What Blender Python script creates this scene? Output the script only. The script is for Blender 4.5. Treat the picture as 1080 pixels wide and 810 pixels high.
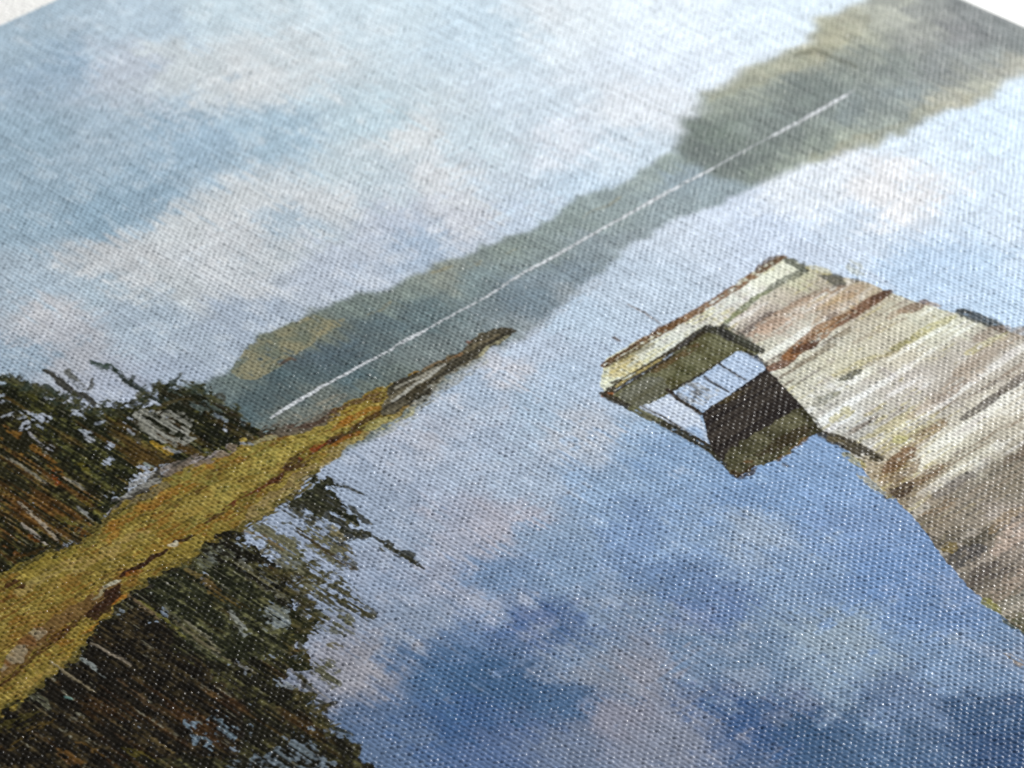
# Close-up of a stretched canvas print (a lake picture woven into coarse canvas) lying on a white table.
# All print artwork is laid out in millimetres on the canvas itself (x = picture right, y = picture up).
import bpy, math
import numpy as np

# ------------------------------------------------------------------ scene, camera, light, exposure
for o in list(bpy.data.objects):
    bpy.data.objects.remove(o)
S = bpy.context.scene
S.render.engine = 'CYCLES'
S.view_settings.view_transform = 'Standard'
S.view_settings.look = 'None'
S.view_settings.exposure = 0.0
S.view_settings.gamma = 1.0
S.render.filter_size = 1.0
from mathutils import Matrix, Vector

cam_d = bpy.data.cameras.new('camera')
cam = bpy.data.objects.new('camera', cam_d)
S.collection.objects.link(cam)
cam.matrix_world = Matrix(((0.702842374, 0.408045080, -0.582676420, -0.20393675),
                           (-0.711345625, 0.403167409, -0.575711249, -0.20149894),
                           (0.0, 0.819118583, 0.573624221, 0.20076848),
                           (0, 0, 0, 1)))
cam_d.sensor_width = 36.0
cam_d.lens = 36.0 * 4291.05 / 1080.0
cam_d.clip_start = 0.01
cam_d.clip_end = 50.0
cam_d.dof.use_dof = True
cam_d.dof.focus_distance = 0.35 * 3005 / (2600 + 640)
cam_d.dof.aperture_fstop = 72.0
S.camera = cam

world = bpy.data.worlds.new('World')
S.world = world
world.use_nodes = True
bg = world.node_tree.nodes['Background']
bg.inputs['Color'].default_value = (0.80, 0.88, 1.0, 1)
bg.inputs['Strength'].default_value = 0.06


def area_lamp(name, loc, target, size_x, size_y, power, colour):
    ld = bpy.data.lights.new(name, 'AREA')
    ld.shape = 'RECTANGLE'
    ld.size, ld.size_y = size_x, size_y
    ld.energy = power
    ld.color = colour
    ob = bpy.data.objects.new(name, ld)
    S.collection.objects.link(ob)
    ob.location = loc
    ob.rotation_euler = (Vector(target) - Vector(loc)).to_track_quat('-Z', 'Y').to_euler()
    return ob


# a small bright lamp beyond the far corner models the threads and makes the varnish glint; a wide unseen lamp is added overhead as fill
area_lamp('key_lamp', (0.60, 0.06, 0.35), (0.02, 0.0, 0.0), 0.10, 0.10, 8.3, (1.0, 0.985, 0.96))
area_lamp('fill_lamp', (-0.30, -0.05, 0.80), (0.0, 0.0, 0.0), 0.60, 0.60, 1.8, (0.96, 0.98, 1.0))

# ------------------------------------------------------------------ helpers
rng = np.random.RandomState(11)
MM = 0.001


def lin(c):
    c = np.asarray(c, np.float32) / 255.0
    return np.where(c <= 0.04045, c / 12.92, ((c + 0.055) / 1.055) ** 2.4).astype(np.float32)


GAIN = 1.0       # ink reflectance per unit of seen brightness


def C(r, g, b):
    return lin((r, g, b)) * GAIN


def M(s):
    return np.array([[float(v) for v in p.split(',')] for p in s.split()], np.float32)


# ------------------------------------------------------------------ the print artwork: an ink layer on a millimetre grid
X0, X1, Y0, Y1, STEP = -92.0, 80.0, -87.0, 95.0, 0.08
NX = int((X1 - X0) / STEP) + 1
NY = int((Y1 - Y0) / STEP) + 1
gx = (X0 + STEP * np.arange(NX)).astype(np.float32)
gy = (Y0 + STEP * np.arange(NY)).astype(np.float32)


def vnoise(sx, sy, seed, oct=1, xs=gx, ys=gy):
    """value noise on the grid, cell size sx by sy mm, range about -1..1"""
    out = 0
    amp = 1.0
    for k in range(oct):
        r = np.random.RandomState(seed * 17 + k)
        lx = int((X1 - X0 + 8) / sx) + 4
        ly = int((Y1 - Y0 + 8) / sy) + 4
        L = r.rand(ly, lx).astype(np.float32) * 2 - 1
        fx = (xs - X0 + 4) / sx
        fy = (ys - Y0 + 4) / sy
        ix = fx.astype(int); tx = fx - ix; tx = tx * tx * (3 - 2 * tx)
        iy = fy.astype(int); ty = fy - iy; ty = ty * ty * (3 - 2 * ty)
        A = L[:, ix] * (1 - tx) + L[:, ix + 1] * tx
        out = out + amp * (A[iy] * (1 - ty)[:, None] + A[iy + 1] * ty[:, None])
        amp *= 0.5; sx *= 0.5; sy *= 0.5
    return out


wob1 = vnoise(3.0, 3.0, 1, 3)          # ragged brush edges, two components
wob2 = vnoise(3.0, 3.0, 2, 3)
fin1 = vnoise(0.7, 0.7, 3, 2)
fin2 = vnoise(0.7, 0.7, 4, 2)
hstr = vnoise(5.0, 0.35, 5, 2)         # strokes along the picture's horizontal
vstr = vnoise(0.35, 4.0, 6, 2)         # strokes along the picture's vertical
vstr2 = vnoise(0.6, 7.0, 7, 2)
blob = vnoise(1.6, 1.6, 8, 3)
blob2 = vnoise(1.0, 1.6, 9, 2)
big = vnoise(9.0, 9.0, 10, 3)
grain = vnoise(0.25, 0.25, 12, 1)
hfine = vnoise(3.2, 0.20, 13, 2)       # dry-brush bristle marks
vfine = vnoise(0.20, 2.6, 14, 2)
hfine2 = vnoise(5.0, 0.26, 15, 2)
hlong = vnoise(14.0, 0.9, 19, 2)
speck = vnoise(0.42, 0.42, 16, 2)

ink = np.zeros((NY, NX, 3), np.float32)
label = np.zeros((NY, NX), np.uint8)
SKY, HILL, BLUFF, LINE, REED, PINE, REFL, DECK, POST, MARGIN = range(10)


def blur(a, n):
    """box blur by n cells, twice"""
    for _ in range(2):
        for ax in (0, 1):
            c = np.cumsum(np.pad(a, [(n + 1, n) if i == ax else (0, 0) for i in range(a.ndim)], mode='edge'), axis=ax, dtype=np.float64)
            n2 = 2 * n + 1
            a = (np.take(c, range(n2, c.shape[ax]), axis=ax) - np.take(c, range(0, c.shape[ax] - n2), axis=ax)) / n2
    return a.astype(np.float32)


def box_of(pts, pad):
    x0 = int(np.clip((pts[:, 0].min() - pad - X0) / STEP, 0, NX - 2)); x1 = int(np.clip((pts[:, 0].max() + pad - X0) / STEP + 2, 1, NX))
    y0 = int(np.clip((pts[:, 1].min() - pad - Y0) / STEP, 0, NY - 2)); y1 = int(np.clip((pts[:, 1].max() + pad - Y0) / STEP + 2, 1, NY))
    return slice(y0, y1), slice(x0, x1)


def coords(sl, rag, fine):
    sy, sx = sl
    x = np.broadcast_to(gx[sx], (sy.stop - sy.start, sx.stop - sx.start))
    y = gy[sy][:, None]
    return x + rag * wob1[sl] + fine * fin1[sl], y + rag * wob2[sl] + fine * fin2[sl]


def region(pts, rag=0.25, fine=0.15, soft=0):
    sl = box_of(pts, rag * 2 + fine * 2 + soft * STEP * 3 + 0.3)
    x, y = coords(sl, rag, fine)
    m = np.zeros(x.shape, bool)
    n = len(pts)
    for i in range(n):
        xa, ya = pts[i]; xb, yb = pts[(i + 1) % n]
        if ya == yb:
            continue
        m ^= ((ya > y) != (yb > y)) & (x < (xb - xa) * (y - ya) / (yb - ya) + xa)
    m = m.astype(np.float32)
    if soft:
        m = blur(m, soft)
    return sl, m


def stroke(pts, w, rag=0.12, fine=0.1, taper=0.4, dry=0.0):
    """a brush line of width w mm; taper thins the ends, dry breaks it up"""
    rag = min(rag, 0.30 * w); fine = min(fine, 0.28 * w)
    sl = box_of(pts, w + rag * 2 + fine * 2 + 0.3)
    x, y = coords(sl, rag, fine)
    best = np.full(x.shape, 1e9, np.float32); tt = np.zeros(x.shape, np.float32)
    seg = np.hypot(*(pts[1:] - pts[:-1]).T); tot = seg.sum(); acc = 0
    for i in range(len(pts) - 1):
        a, b = pts[i], pts[i + 1]
        d = b - a; L2 = max(float(d @ d), 1e-9)
        t = np.clip(((x - a[0]) * d[0] + (y - a[1]) * d[1]) / L2, 0, 1)
        q = np.hypot(x - a[0] - t * d[0], y - a[1] - t * d[1])
        k = q < best
        best[k] = q[k]; tt[k] = (acc + t[k] * seg[i]) / tot
        acc += seg[i]
    ww = w * 0.5 * (1 - taper + taper * np.sqrt(np.clip(4 * tt * (1 - tt), 0, 1)))
    m = np.clip((ww - best) / 0.08 + 0.5, 0, 1)
    if dry:
        span = np.abs(pts[-1] - pts[0])
        bristle = hfine[sl] if span[0] > span[1] else vfine[sl]
        m = m * np.clip((0.75 * bristle + 0.55 * speck[sl] + 0.9 - 2 * dry) * 3 + 0.5, 0, 1)
    return sl, m


def lay(sm, colour, opacity=1.0, tag=None, var=0.0, tex=None):
    sl, m = sm
    c = np.asarray(colour, np.float32) * np.exp(0.16 * speck[sl] + 0.14 * blob2[sl])[..., None]
    if tex is not None:
        c = c * np.exp(var * tex[sl])[..., None]
    a = (m * opacity)[..., None]
    ink[sl] = ink[sl] * (1 - a) + c * a
    if tag is not None:
        label[sl][m > 0.5] = tag


def mix(sm, c1, c2, tex, lo=-0.3, hi=0.3, opacity=1.0, tag=None, broken=None):
    """two inks, shared out by a stroke texture; broken leaves dry gaps"""
    sl, m = sm
    if broken is not None:
        m = m * np.clip((0.7 * vfine[sl] + 0.6 * speck[sl] + 0.4 * blob2[sl] + broken) * 2.5, 0, 1)
    t = np.clip((tex[sl] - lo) / (hi - lo), 0, 1)[..., None]
    c = np.asarray(c1) * (1 - t) + np.asarray(c2) * t
    a = (m * opacity)[..., None]
    ink[sl] = ink[sl] * (1 - a) + c * a
    if tag is not None:
        label[sl][m > 0.5] = tag


def swatch_field(pts, cols, power=4.0, warp=1.5, cell=1.0, jitter_tex=None, reach=2.2):
    """blend colour swatches placed on the print into patches with brushed borders"""
    k = int(cell / STEP)
    n_y, n_x = NY // k + 2, NX // k + 2
    cx = X0 + np.arange(n_x) * k * STEP; cy = Y0 + np.arange(n_y) * k * STEP
    Xc, Yc = np.meshgrid(cx, cy)
    num = np.zeros((n_y, n_x, 3), np.float32); den = np.zeros((n_y, n_x), np.float32)
    for p, c in zip(pts, cols):
        w = 1.0 / (((Xc - p[0]) ** 2 + (Yc - p[1]) ** 2) + reach) ** (power / 2)
        num += w[..., None] * c; den += w
    F = num / den[..., None]
    fx = np.clip((np.arange(NX)[None, :] + warp * (wob1 * 0.7 + 0.4 * hstr + 0.3 * fin1) / STEP) / k, 0, n_x - 1.01)
    fy = np.clip((np.arange(NY)[:, None] + warp * (wob2 * 0.7 + 0.6 * vstr + 0.35 * vstr2) / STEP) / k, 0, n_y - 1.01)
    ix = fx.astype(np.int32); iy = fy.astype(np.int32)
    tx = (fx - ix)[..., None]; ty = (fy - iy)[..., None]
    return ((F[iy, ix] * (1 - tx) + F[iy, ix + 1] * tx) * (1 - ty) + (F[iy + 1, ix] * (1 - tx) + F[iy + 1, ix + 1] * tx) * ty).astype(np.float32)


def swatches(text):
    p, c = [], []
    for item in text.split(';'):
        if item.strip():
            a, b = item.split(':')
            p.append([float(v) for v in a.split(',')]); c.append(C(*[float(v) for v in b.split(',')]))
    return np.array(p, np.float32), np.array(c, np.float32)


# --- sky and its reflection in the lake
p, c = swatches('''8.74,75.20:165,185,200; 8.40,69.06:154,176,195; 11.04,65.11:185,195,207; 16.20,59.88:196,205,210; 19.79,54.97:208,214,218; 23.88,54.68:200,210,216; 19.02,70.08:180,198,212; 26.86,64.82:195,212,222; 35.46,53.45:200,216,226; 40.72,45.47:195,213,226; 48.61,40.14:215,225,233; 55.18,33.48:220,231,241; 61.76,26.83:216,229,241; 66.46,24.74:214,228,240; -3.76,60.18:152,174,190; 0.62,55.74:163,182,197; 6.89,49.40:155,178,196; 13.15,43.06:165,188,204; 21.78,39.19:185,205,216; 22.24,35.80:208,214,218; 25.68,30.38:195,210,220; 33.11,30.18:200,214,226; 31.94,24.04:208,216,226; 40.71,22.49:217,224,232; 49.78,28.46:215,226,238; 33.85,19.71:198,213,226; -12.25,49.99:150,172,188; -7.99,45.68:144,169,187; -2.20,44.42:147,171,189; -2.96,38.32:198,204,208; 2.84,37.01:202,208,212; 7.66,33.28:202,208,213; 13.49,34.37:190,204,212; -0.11,28.71:187,196,203; -2.13,34.10:198,203,208; 3.04,33.38:165,186,202; 13.64,30.71:190,204,214; 19.10,27.52:208,213,218; 22.81,23.77:195,208,220; 15.14,22.27:197,202,211; 10.38,24.81:183,193,208; 10.49,22.45:165,183,203; 20.01,17.34:190,204,220; 27.18,17.01:190,208,224; -20.27,40.36:165,182,196; -21.03,36.85:188,190,195; -16.12,36.17:170,187,200; -10.38,32.52:188,195,200; -6.38,30.65:195,201,207; -10.31,39.03:190,194,198; -10.27,23.84:165,178,194; 0.77,23.41:180,190,204; -16.13,29.77:165,180,194; -26.93,32.36:150,168,184; -24.51,28.88:174,178,186; -22.36,33.97:178,182,190; -23.61,24.91:168,176,190; -16.14,23.50:165,178,192; -24.33,21.60:165,175,192; -19.12,21.38:165,178,195; 11.31,4.12:180,198,216; 4.74,2.36:180,194,212; 17.54,4.26:185,200,216; 28.54,8.71:200,212,226; 33.38,6.10:200,212,228; 41.33,2.68:216,224,233; 46.86,-2.92:224,226,230; 55.69,-2.40:208,222,236; 60.13,-4.49:205,222,238; 51.09,-11.83:205,220,236; 41.89,-20.39:186,208,230; 39.51,-15.80:182,204,228; 39.50,-4.65:200,214,230; 34.06,-1.41:195,208,226; 1.52,1.51:194,197,206; 1.39,3.69:190,195,205; -4.51,3.56:165,182,202; -8.76,3.85:160,176,196; -1.37,-3.63:165,184,204; -0.18,-9.77:178,186,198; -15.23,0.61:160,174,194; -9.80,-2.95:165,180,200; -10.53,-0.27:173,180,194; 2.42,-13.37:150,175,202; 1.12,-17.85:130,160,195; 3.95,-2.99:172,190,210; 7.40,-6.47:178,194,214; -10.10,-12.19:160,176,196; -5.68,-16.66:140,166,196; -18.18,-11.42:158,165,182; -16.00,-13.63:167,168,180; -13.53,-13.37:165,168,182; -20.91,-8.66:150,165,186; -20.75,-5.14:150,164,184; -13.00,-16.66:135,158,185; -23.17,-15.38:152,160,178; -26.71,-13.55:140,155,178; -27.14,-9.58:150,162,182; -20.48,-18.09:112,140,175; -15.29,-21.57:125,150,180; -7.28,-22.46:118,148,188; 2.17,-26.48:112,148,192; -4.01,-25.77:132,158,190; -2.03,-28.68:152,169,190; 7.46,-28.08:122,156,198; 4.72,-34.59:116,148,192; -1.83,-35.19:125,152,186; -11.73,-28.72:98,130,172; -12.31,-33.37:92,122,168; -15.67,-28.24:125,144,168; -22.02,-24.40:70,104,155; -22.17,-27.17:76,108,155; -22.66,-29.72:120,140,165; -25.89,-21.35:95,125,165; -28.21,-17.27:135,150,172; -32.84,-17.74:135,148,168; -35.10,-18.49:147,148,158; -32.69,-22.93:66,104,146; -30.50,-25.98:56,97,139; -28.63,-30.36:56,95,137; -27.91,-32.73:67,104,145; -23.42,-31.48:132,141,157; -20.72,-35.05:142,146,160; -25.96,-37.96:137,140,156; -24.74,-40.80:130,138,156; -15.86,-36.61:108,134,165; -12.72,-39.79:113,137,165; -7.63,-43.25:140,158,175; -9.72,-47.02:132,153,175; -13.79,-43.72:108,134,165; -19.30,-44.70:54,92,142; -17.07,-48.57:54,91,131; -13.50,-52.19:68,102,140; -8.38,-51.67:100,125,160; -6.48,-57.68:56,91,131; -8.09,-60.85:48,82,125; -3.16,-51.15:118,146,180; 2.41,-46.54:102,138,185; 2.18,-42.79:98,136,185; 2.47,-39.55:103,140,188; -0.55,-53.79:108,136,170; -38.82,-28.16:90,115,150; -40.59,-24.77:85,112,150; -35.54,-33.08:78,106,150; -31.47,-37.19:112,126,150; -43.92,-23.00:95,110,125; -35.19,-28.62:56,96,146; -32.30,-33.96:80,106,148''')
ink[:] = swatch_field(p, c, power=5.0, warp=1.5)
# broken cloud: ragged drags of the neighbouring tints, wispy along the picture's vertical
far = swatch_field(p, c, power=6.0, warp=5.5)
k = np.clip((0.8 * blob + 0.5 * vstr2 + 0.35 * fin1 - 0.1) * 2.2, 0, 1)[..., None] * 0.62
ink[:] = ink * (1 - k) + far * k
far = swatch_field(p, c, power=5.0, warp=9.0)
k = np.clip((0.7 * vnoise(2.2, 3.4, 18, 3) + 0.5 * vfine + 0.2 * speck - 0.45) * 2.4, 0, 1)[..., None] * 0.5
ink[:] = ink * (1 - k) + far * k
del far
ink *= np.exp(0.07 * hstr + 0.07 * vfine + 0.07 * blob + 0.05 * speck)[..., None]
k = np.clip((0.6 * vnoise(1.3, 2.0, 29, 3) + 0.5 * blob + 0.4 * vfine - 0.35) * 3, 0, 1)[..., None] * np.clip((gy[:, None, None] - 8) / 6, 0, 1) * 0.34
ink[:] = ink * (1 - k) + (0.5 * ink + 0.5 * C(214, 219, 222)) * k
grey = ink.mean(2, keepdims=True)
k = np.clip((ink[..., 2:3] / (ink[..., 0:1] + 1e-4) - 1.6) * 0.10, 0, 0.17)
ink[:] = ink * (1 - k) + grey * k
k = np.clip((big + 0.5 * blob + 0.25 * vfine - 0.5) * 2.2, 0, 1)[..., None] * 0.26
ink[:] = ink * (1 - k) + (ink * 0.55 + C(208, 201, 198) * 0.45) * k

# --- distant hills and their reflection
hill = M("-22.43,20.08 -21.30,20.14 -18.16,19.39 -16.41,18.64 -14.82,19.07 -12.77,20.09 -9.83,20.87 -8.02,20.50 -6.55,20.50 -4.16,20.62 -1.45,19.59 0.96,19.31 1.96,18.29 5.11,18.15 8.62,18.10 12.12,16.78 15.70,16.72 18.53,15.89 21.46,16.33 24.54,16.89 28.64,15.99 30.83,15.64 33.88,16.09 36.35,15.98 38.34,15.64 44.47,11.36 38.49,6.02 35.19,6.57 32.22,6.81 29.21,7.57 26.18,7.70 22.41,7.69 18.61,6.45 15.64,6.18 12.39,5.16 9.60,4.79 7.13,4.12 4.41,4.36 1.93,4.80 -2.94,3.99 -7.13,3.20 -9.73,2.85 -13.15,2.78 -16.44,2.80 -22.65,4.30 -26.42,11.93 -25.21,17.53")
p, c = swatches('''-20.90,18.14:95,108,108; -16.15,17.35:92,104,100; -13.27,14.45:56,75,80; -17.86,13.06:62,80,84; -7.73,14.99:66,83,93; -1.48,14.94:70,87,93; -7.18,18.60:112,116,98; -0.59,18.30:104,115,108; 2.82,16.99:106,116,108; -9.26,10.38:66,86,92; 2.49,13.04:76,94,98; 8.63,13.28:102,118,120; 7.92,16.17:122,125,112; 15.50,12.91:116,128,126; 15.19,15.01:112,122,112; 23.06,14.26:116,128,122; 24.88,12.41:126,138,138; 32.07,14.39:136,146,140; 35.11,16.04:124,134,122; 33.30,13.14:112,128,142; 36.99,11.76:116,132,146; 27.86,12.84:122,134,134; 10.13,5.31:94,110,124; 10.57,8.08:90,107,120; 6.60,8.88:98,110,116; 2.16,9.15:98,109,110; 15.67,8.33:106,121,134; 21.43,9.13:116,128,136; 28.51,9.88:120,132,138; -1.64,8.82:102,112,111; -5.81,6.89:94,104,98; -9.50,6.59:92,101,92; -13.31,8.46:98,104,96; 6.83,4.42:138,146,152; 12.60,5.37:140,148,155; 2.36,5.82:108,118,118; 35.79,8.29:118,132,140; -2.51,5.59:108,116,114; 22.87,8.13:130,140,146; -15.40,8.59:110,112,100; 0.75,5.37:120,128,128''')
F = swatch_field(p, c, power=4.0, warp=1.4)
sl, m = region(hill, 0.3, 0.5, 3)
ink_haze = (0.09 + 0.30 * np.clip((gx[sl[1]] + 6) / 50, 0, 1))[None, :, None]      # gloss haze painted into the hill ink, partly the print's own paling with distance
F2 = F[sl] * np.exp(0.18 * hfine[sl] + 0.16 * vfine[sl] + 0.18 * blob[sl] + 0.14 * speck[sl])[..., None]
F2 = F2 * (1 - ink_haze) + C(178, 194, 200) * ink_haze
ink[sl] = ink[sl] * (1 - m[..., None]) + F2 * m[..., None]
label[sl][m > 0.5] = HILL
mix(region(M("-15.53,18.77 -12.77,20.09 -9.83,20.87 -7.65,20.55 -4.77,19.96 -3.93,17.21 -5.66,17.07 -7.07,17.02 -8.78,16.88 -11.54,15.96 -13.46,16.06 -15.02,16.41 -15.65,17.66"), 0.3, 0.2), C(136, 132, 106), C(106, 112, 98), blob + 0.5 * hfine, -0.6, 0.7, .9, None, .75)
for q, w, op in [("-6.51,17.50 -4.50,17.57 -3.30,17.63", 0.5, 0.7), ("-1.36,16.52 0.08,16.33 1.51,16.60", 0.4, 0.5), ("7.24,17.30 8.33,17.07 9.36,16.91", 0.5, 0.5), ("10.12,15.26 11.60,15.53", 0.5, 0.5), ("14.22,14.65 15.67,14.52", 0.4, 0.4), ("23.65,14.11 26.40,13.85 28.38,13.93", 0.5, 0.4)]:
    lay(stroke(M(q), w, dry=0.25), C(146, 140, 112), op)
lay(stroke(M("-11.95,16.37 -10.78,16.42 -10.63,15.86"), 0.4), C(80, 55, 40), 0.7)
# far edge of the reflection: pale dry strokes
for q, w, op in [("6.62,4.21 12.17,4.95 16.79,5.88", 1.2, 0.4), ("2.01,4.30 5.97,4.03", 0.8, 0.4), ("-7.43,2.90 -3.14,3.78 1.72,4.60", 1.0, 0.35)]:
    lay(stroke(M(q), w, 0.3, 0.2, dry=0.35), C(165, 172, 180), op)

# --- wooded bluff
bluff = M("37.47,15.56 38.65,16.78 40.21,17.13 42.16,18.08 42.55,19.16 44.58,19.32 46.44,19.67 47.16,20.95 49.16,20.68 50.98,20.61 53.46,20.63 55.32,21.31 57.23,20.93 59.17,21.04 61.02,20.46 63.33,21.01 64.99,21.96 67.30,21.75 69.72,21.98 72.28,22.08 75.56,22.03 79.90,22.59 86.84,23.40 91.67,10.13 76.20,-0.85 72.08,0.77 69.59,2.03 67.68,1.18 65.33,2.06 63.60,1.81 61.65,2.54 58.96,2.05 56.46,2.87 53.50,2.71 51.42,3.85 49.45,3.92 47.44,4.52 45.81,4.50 44.19,5.19 42.20,5.79 40.46,6.60 38.12,6.86 37.81,8.35 37.19,10.15 36.87,11.65 36.80,13.38 36.73,14.40")
p, c = swatches('''42.91,15.36:92,103,88; 39.46,14.02:78,86,78; 39.77,16.12:92,100,88; 53.31,19.27:152,153,134; 49.01,19.07:138,142,126; 53.48,14.55:98,106,98; 62.74,15.35:120,124,112; 70.31,18.18:166,165,148; 70.56,14.74:150,149,138; 65.51,17.75:158,157,136; 70.62,9.97:118,121,118; 76.09,9.67:108,110,108; 76.95,12.79:104,104,102; 54.65,8.39:104,113,112; 45.72,10.10:86,94,86; 41.08,9.52:78,86,78; 61.13,6.80:118,127,126; 66.92,2.20:172,170,150; 63.23,2.68:170,164,142; 72.45,5.52:126,130,126; 48.86,6.93:118,126,112; 45.07,5.97:150,155,138; 47.67,14.22:108,116,108; 58.20,19.94:150,150,130; 55.42,13.84:88,96,88; 63.94,11.56:108,114,106; 66.15,8.04:108,110,108; 55.86,4.71:134,140,130; 50.74,5.02:150,154,136; 75.56,6.27:98,101,99; 72.65,2.74:160,155,138; 62.86,19.12:160,156,128; 74.32,15.45:128,128,122; 49.56,12.30:92,100,95; 39.47,11.63:86,94,86; 42.26,7.61:130,138,122; 74.00,9.16:100,98,98; 72.75,11.73:112,108,108''')
F = swatch_field(p, c, power=3.6, warp=1.6)
sl, m = region(bluff, 0.6, 0.7, 6)
F2 = F[sl] * np.exp(0.22 * blob[sl] + 0.14 * fin1[sl] + 0.14 * vfine[sl] + 0.1 * speck[sl])[..., None]
F2 = F2 * np.array((.97, 1.0, 1.04), np.float32) * 0.80 + C(180, 192, 196) * 0.21  # pale gloss veil blended into the bluff ink, partly printed haze
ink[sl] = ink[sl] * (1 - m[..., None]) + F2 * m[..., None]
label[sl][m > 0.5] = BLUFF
for q, op in [("47.48,21.12 55.45,21.18 63.74,21.12 70.05,21.65 69.27,17.90 60.79,17.32 52.24,18.32 47.01,19.09", 0.35), ("44.06,5.08 49.45,3.92 53.50,2.71 61.52,2.43 67.15,1.21 67.61,2.76 61.11,3.84 53.29,4.86 46.32,5.89", 0.35)]:
    mix(region(M(q), 0.8, 0.5, 2), C(176, 172, 148), C(150, 150, 128), blob2, -0.4, 0.4, op)
lay(stroke(M("58.80,19.86 61.24,18.94 61.17,16.43 61.09,13.94"), 0.9, 0.3, 0.3, dry=0.3), C(70, 72, 58), 0.5)

# --- the white waterline between hills and reflection
for q, w, op in [("-17.99,11.01 -16.34,11.13 -13.49,11.23 -11.18,11.31", 0.46, .85), ("-11.55,11.28 -7.30,11.25 -3.09,11.12", 0.34, .85), ("-3.36,11.19 -1.58,11.26 0.40,11.14", 0.5, .9), ("0.18,11.15 4.15,11.15 8.29,11.03", 0.26, .75), ("7.84,11.05 10.42,11.25 13.95,11.39 19.44,11.37 26.33,11.40", 0.40, .85),
                 ("25.03,11.35 31.38,11.36 34.60,11.36 37.98,11.23", 0.42, .9), ("37.98,11.23 41.71,11.27 46.11,11.16", 0.34, .42), ("46.11,11.16 50.83,11.02 54.71,11.06 58.17,11.06", 0.50, .85)]:
    lay(stroke(M(q), w * .9, 0.02, 0.05, 0.4, .1), C(202, 206, 211), op, LINE if op > .5 else None)

# --- reed bank running out as a spit
reed = M("-76.53,10.01 -53.95,10.51 -47.83,10.83 -45.33,10.26 -42.81,9.69 -41.67,9.26 -39.50,9.79 -37.53,10.19 -34.70,10.85 -32.65,10.82 -30.41,11.00 -28.81,10.91 -27.04,10.64 -25.38,10.12 -23.36,10.58 -21.80,10.16 -20.57,9.50 -18.60,8.68 -16.82,8.25 -14.64,8.22 -13.39,8.14 -11.59,7.91 -8.71,7.41 -6.90,7.18 -4.44,7.13 -4.55,5.61 -6.17,4.43 -7.58,4.25 -10.47,3.60 -12.81,3.60 -15.39,3.68 -18.10,3.13 -19.97,2.53 -21.35,2.22 -23.72,1.98 -25.57,1.60 -28.05,1.32 -29.85,1.31 -30.91,1.28 -32.75,1.32 -34.42,1.20 -35.89,0.70 -38.07,1.13 -41.16,1.07 -43.12,1.12 -45.60,0.32 -47.76,-0.59 -49.33,-1.05 -50.57,-1.82 -52.09,-2.47 -54.26,-2.76 -55.53,-3.13 -57.20,-3.42 -59.65,-3.53 -65.36,-3.69 -87.42,-4.85")
for q in ["-53.95,10.51 -47.91,10.73 -42.89,9.60 -37.42,10.08 -30.49,10.90 -23.45,10.48 -18.69,8.58", "-30.89,1.08 -34.50,1.10 -41.24,0.97 -47.84,-0.68 -52.16,-2.56 -59.73,-3.62 -65.43,-3.77"]:
    lay(stroke(M(q), 2.4, 0.4, 0.4, 0.2), C(52, 46, 30), .95, REED)
mix(region(reed, 0.3, 0.35), C(112, 97, 41), C(142, 125, 62), hfine, -0.7, 0.7, 1, REED)
sl, m = region(reed, 0.3, 0.35)
for c_, tex, th, op in [((190, 170, 92), 0.6 * vfine + 0.7 * speck, .25, .6), ((108, 74, 26), 0.8 * hfine + 0.6 * blob2, .25, .7), ((142, 126, 56), 0.7 * vfine - 0.6 * blob, .3, .6),
                        ((62, 48, 24), 0.9 * hfine2 + 0.7 * speck + 0.3 * blob, .45, .75), ((88, 78, 36), 0.6 * vfine + 0.7 * fin1 - 0.3 * hstr, .3, .65), ((132, 94, 38), 0.8 * blob + 0.5 * hfine2, .5, .4), ((128, 126, 66), 0.7 * big + 0.6 * fin2, .45, .5)]:
    lay((sl, m * np.clip((tex[sl] - th) * 4, 0, 1)), C(*c_), op)
for q, c_, w, op, dr in [
    ("-23.73,10.17 -20.29,9.21 -16.16,7.78 -14.55,7.73", (92, 62, 32), 0.7, .7, .35), ("-25.82,9.03 -23.99,8.70 -22.04,7.89", (118, 86, 36), 1.2, .5, .45), ("-27.93,9.64 -25.69,9.66 -24.18,9.67", (132, 92, 34), 1.3, .5, .45),
    ("-39.19,8.02 -35.97,8.79 -32.16,9.01 -29.27,8.72", (134, 92, 34), 1.5, .6, .35), ("-44.36,7.85 -40.52,6.47 -35.62,6.24 -30.82,5.80", (130, 92, 34), 1.2, .5, .45), ("-38.27,4.38 -35.55,3.98 -32.28,3.59 -29.53,3.75", (128, 90, 30), 1.4, .5, .4),
    ("-50.76,7.28 -47.20,6.83 -43.15,5.74", (118, 94, 44), 1.6, .5, .4), ("-53.84,3.53 -49.81,3.72 -47.04,3.51", (118, 92, 42), 1.6, .5, .35), ("-48.51,7.63 -45.55,7.63 -41.39,6.63 -36.68,6.21", (150, 136, 84), 1.8, .5, .4), ("-32.70,6.03 -27.77,5.70 -23.76,5.42 -20.45,5.51", (152, 136, 70), 2.2, .55, .35),
    ("-25.43,7.11 -21.38,6.84 -17.47,6.37 -15.22,6.43", (156, 142, 72), 2.4, .6, .35), ("-56.94,-2.53 -53.66,-2.04 -50.42,-1.64", (146, 126, 66), 2.0, .5, .4), ("-50.94,-1.11 -47.92,-0.43 -45.02,0.08", (142, 116, 44), 1.6, .7, .3), ("-47.59,11.12 -44.87,9.62 -42.08,8.77", (120, 112, 44), 1.4, .6, .3),
    ("-14.46,7.24 -11.60,6.73 -8.73,6.22", (152, 134, 60), 1.4, .6, .3)]:
    lay(stroke(M(q), w, 0.4, 0.3, dry=dr), C(*c_), op)
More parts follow.
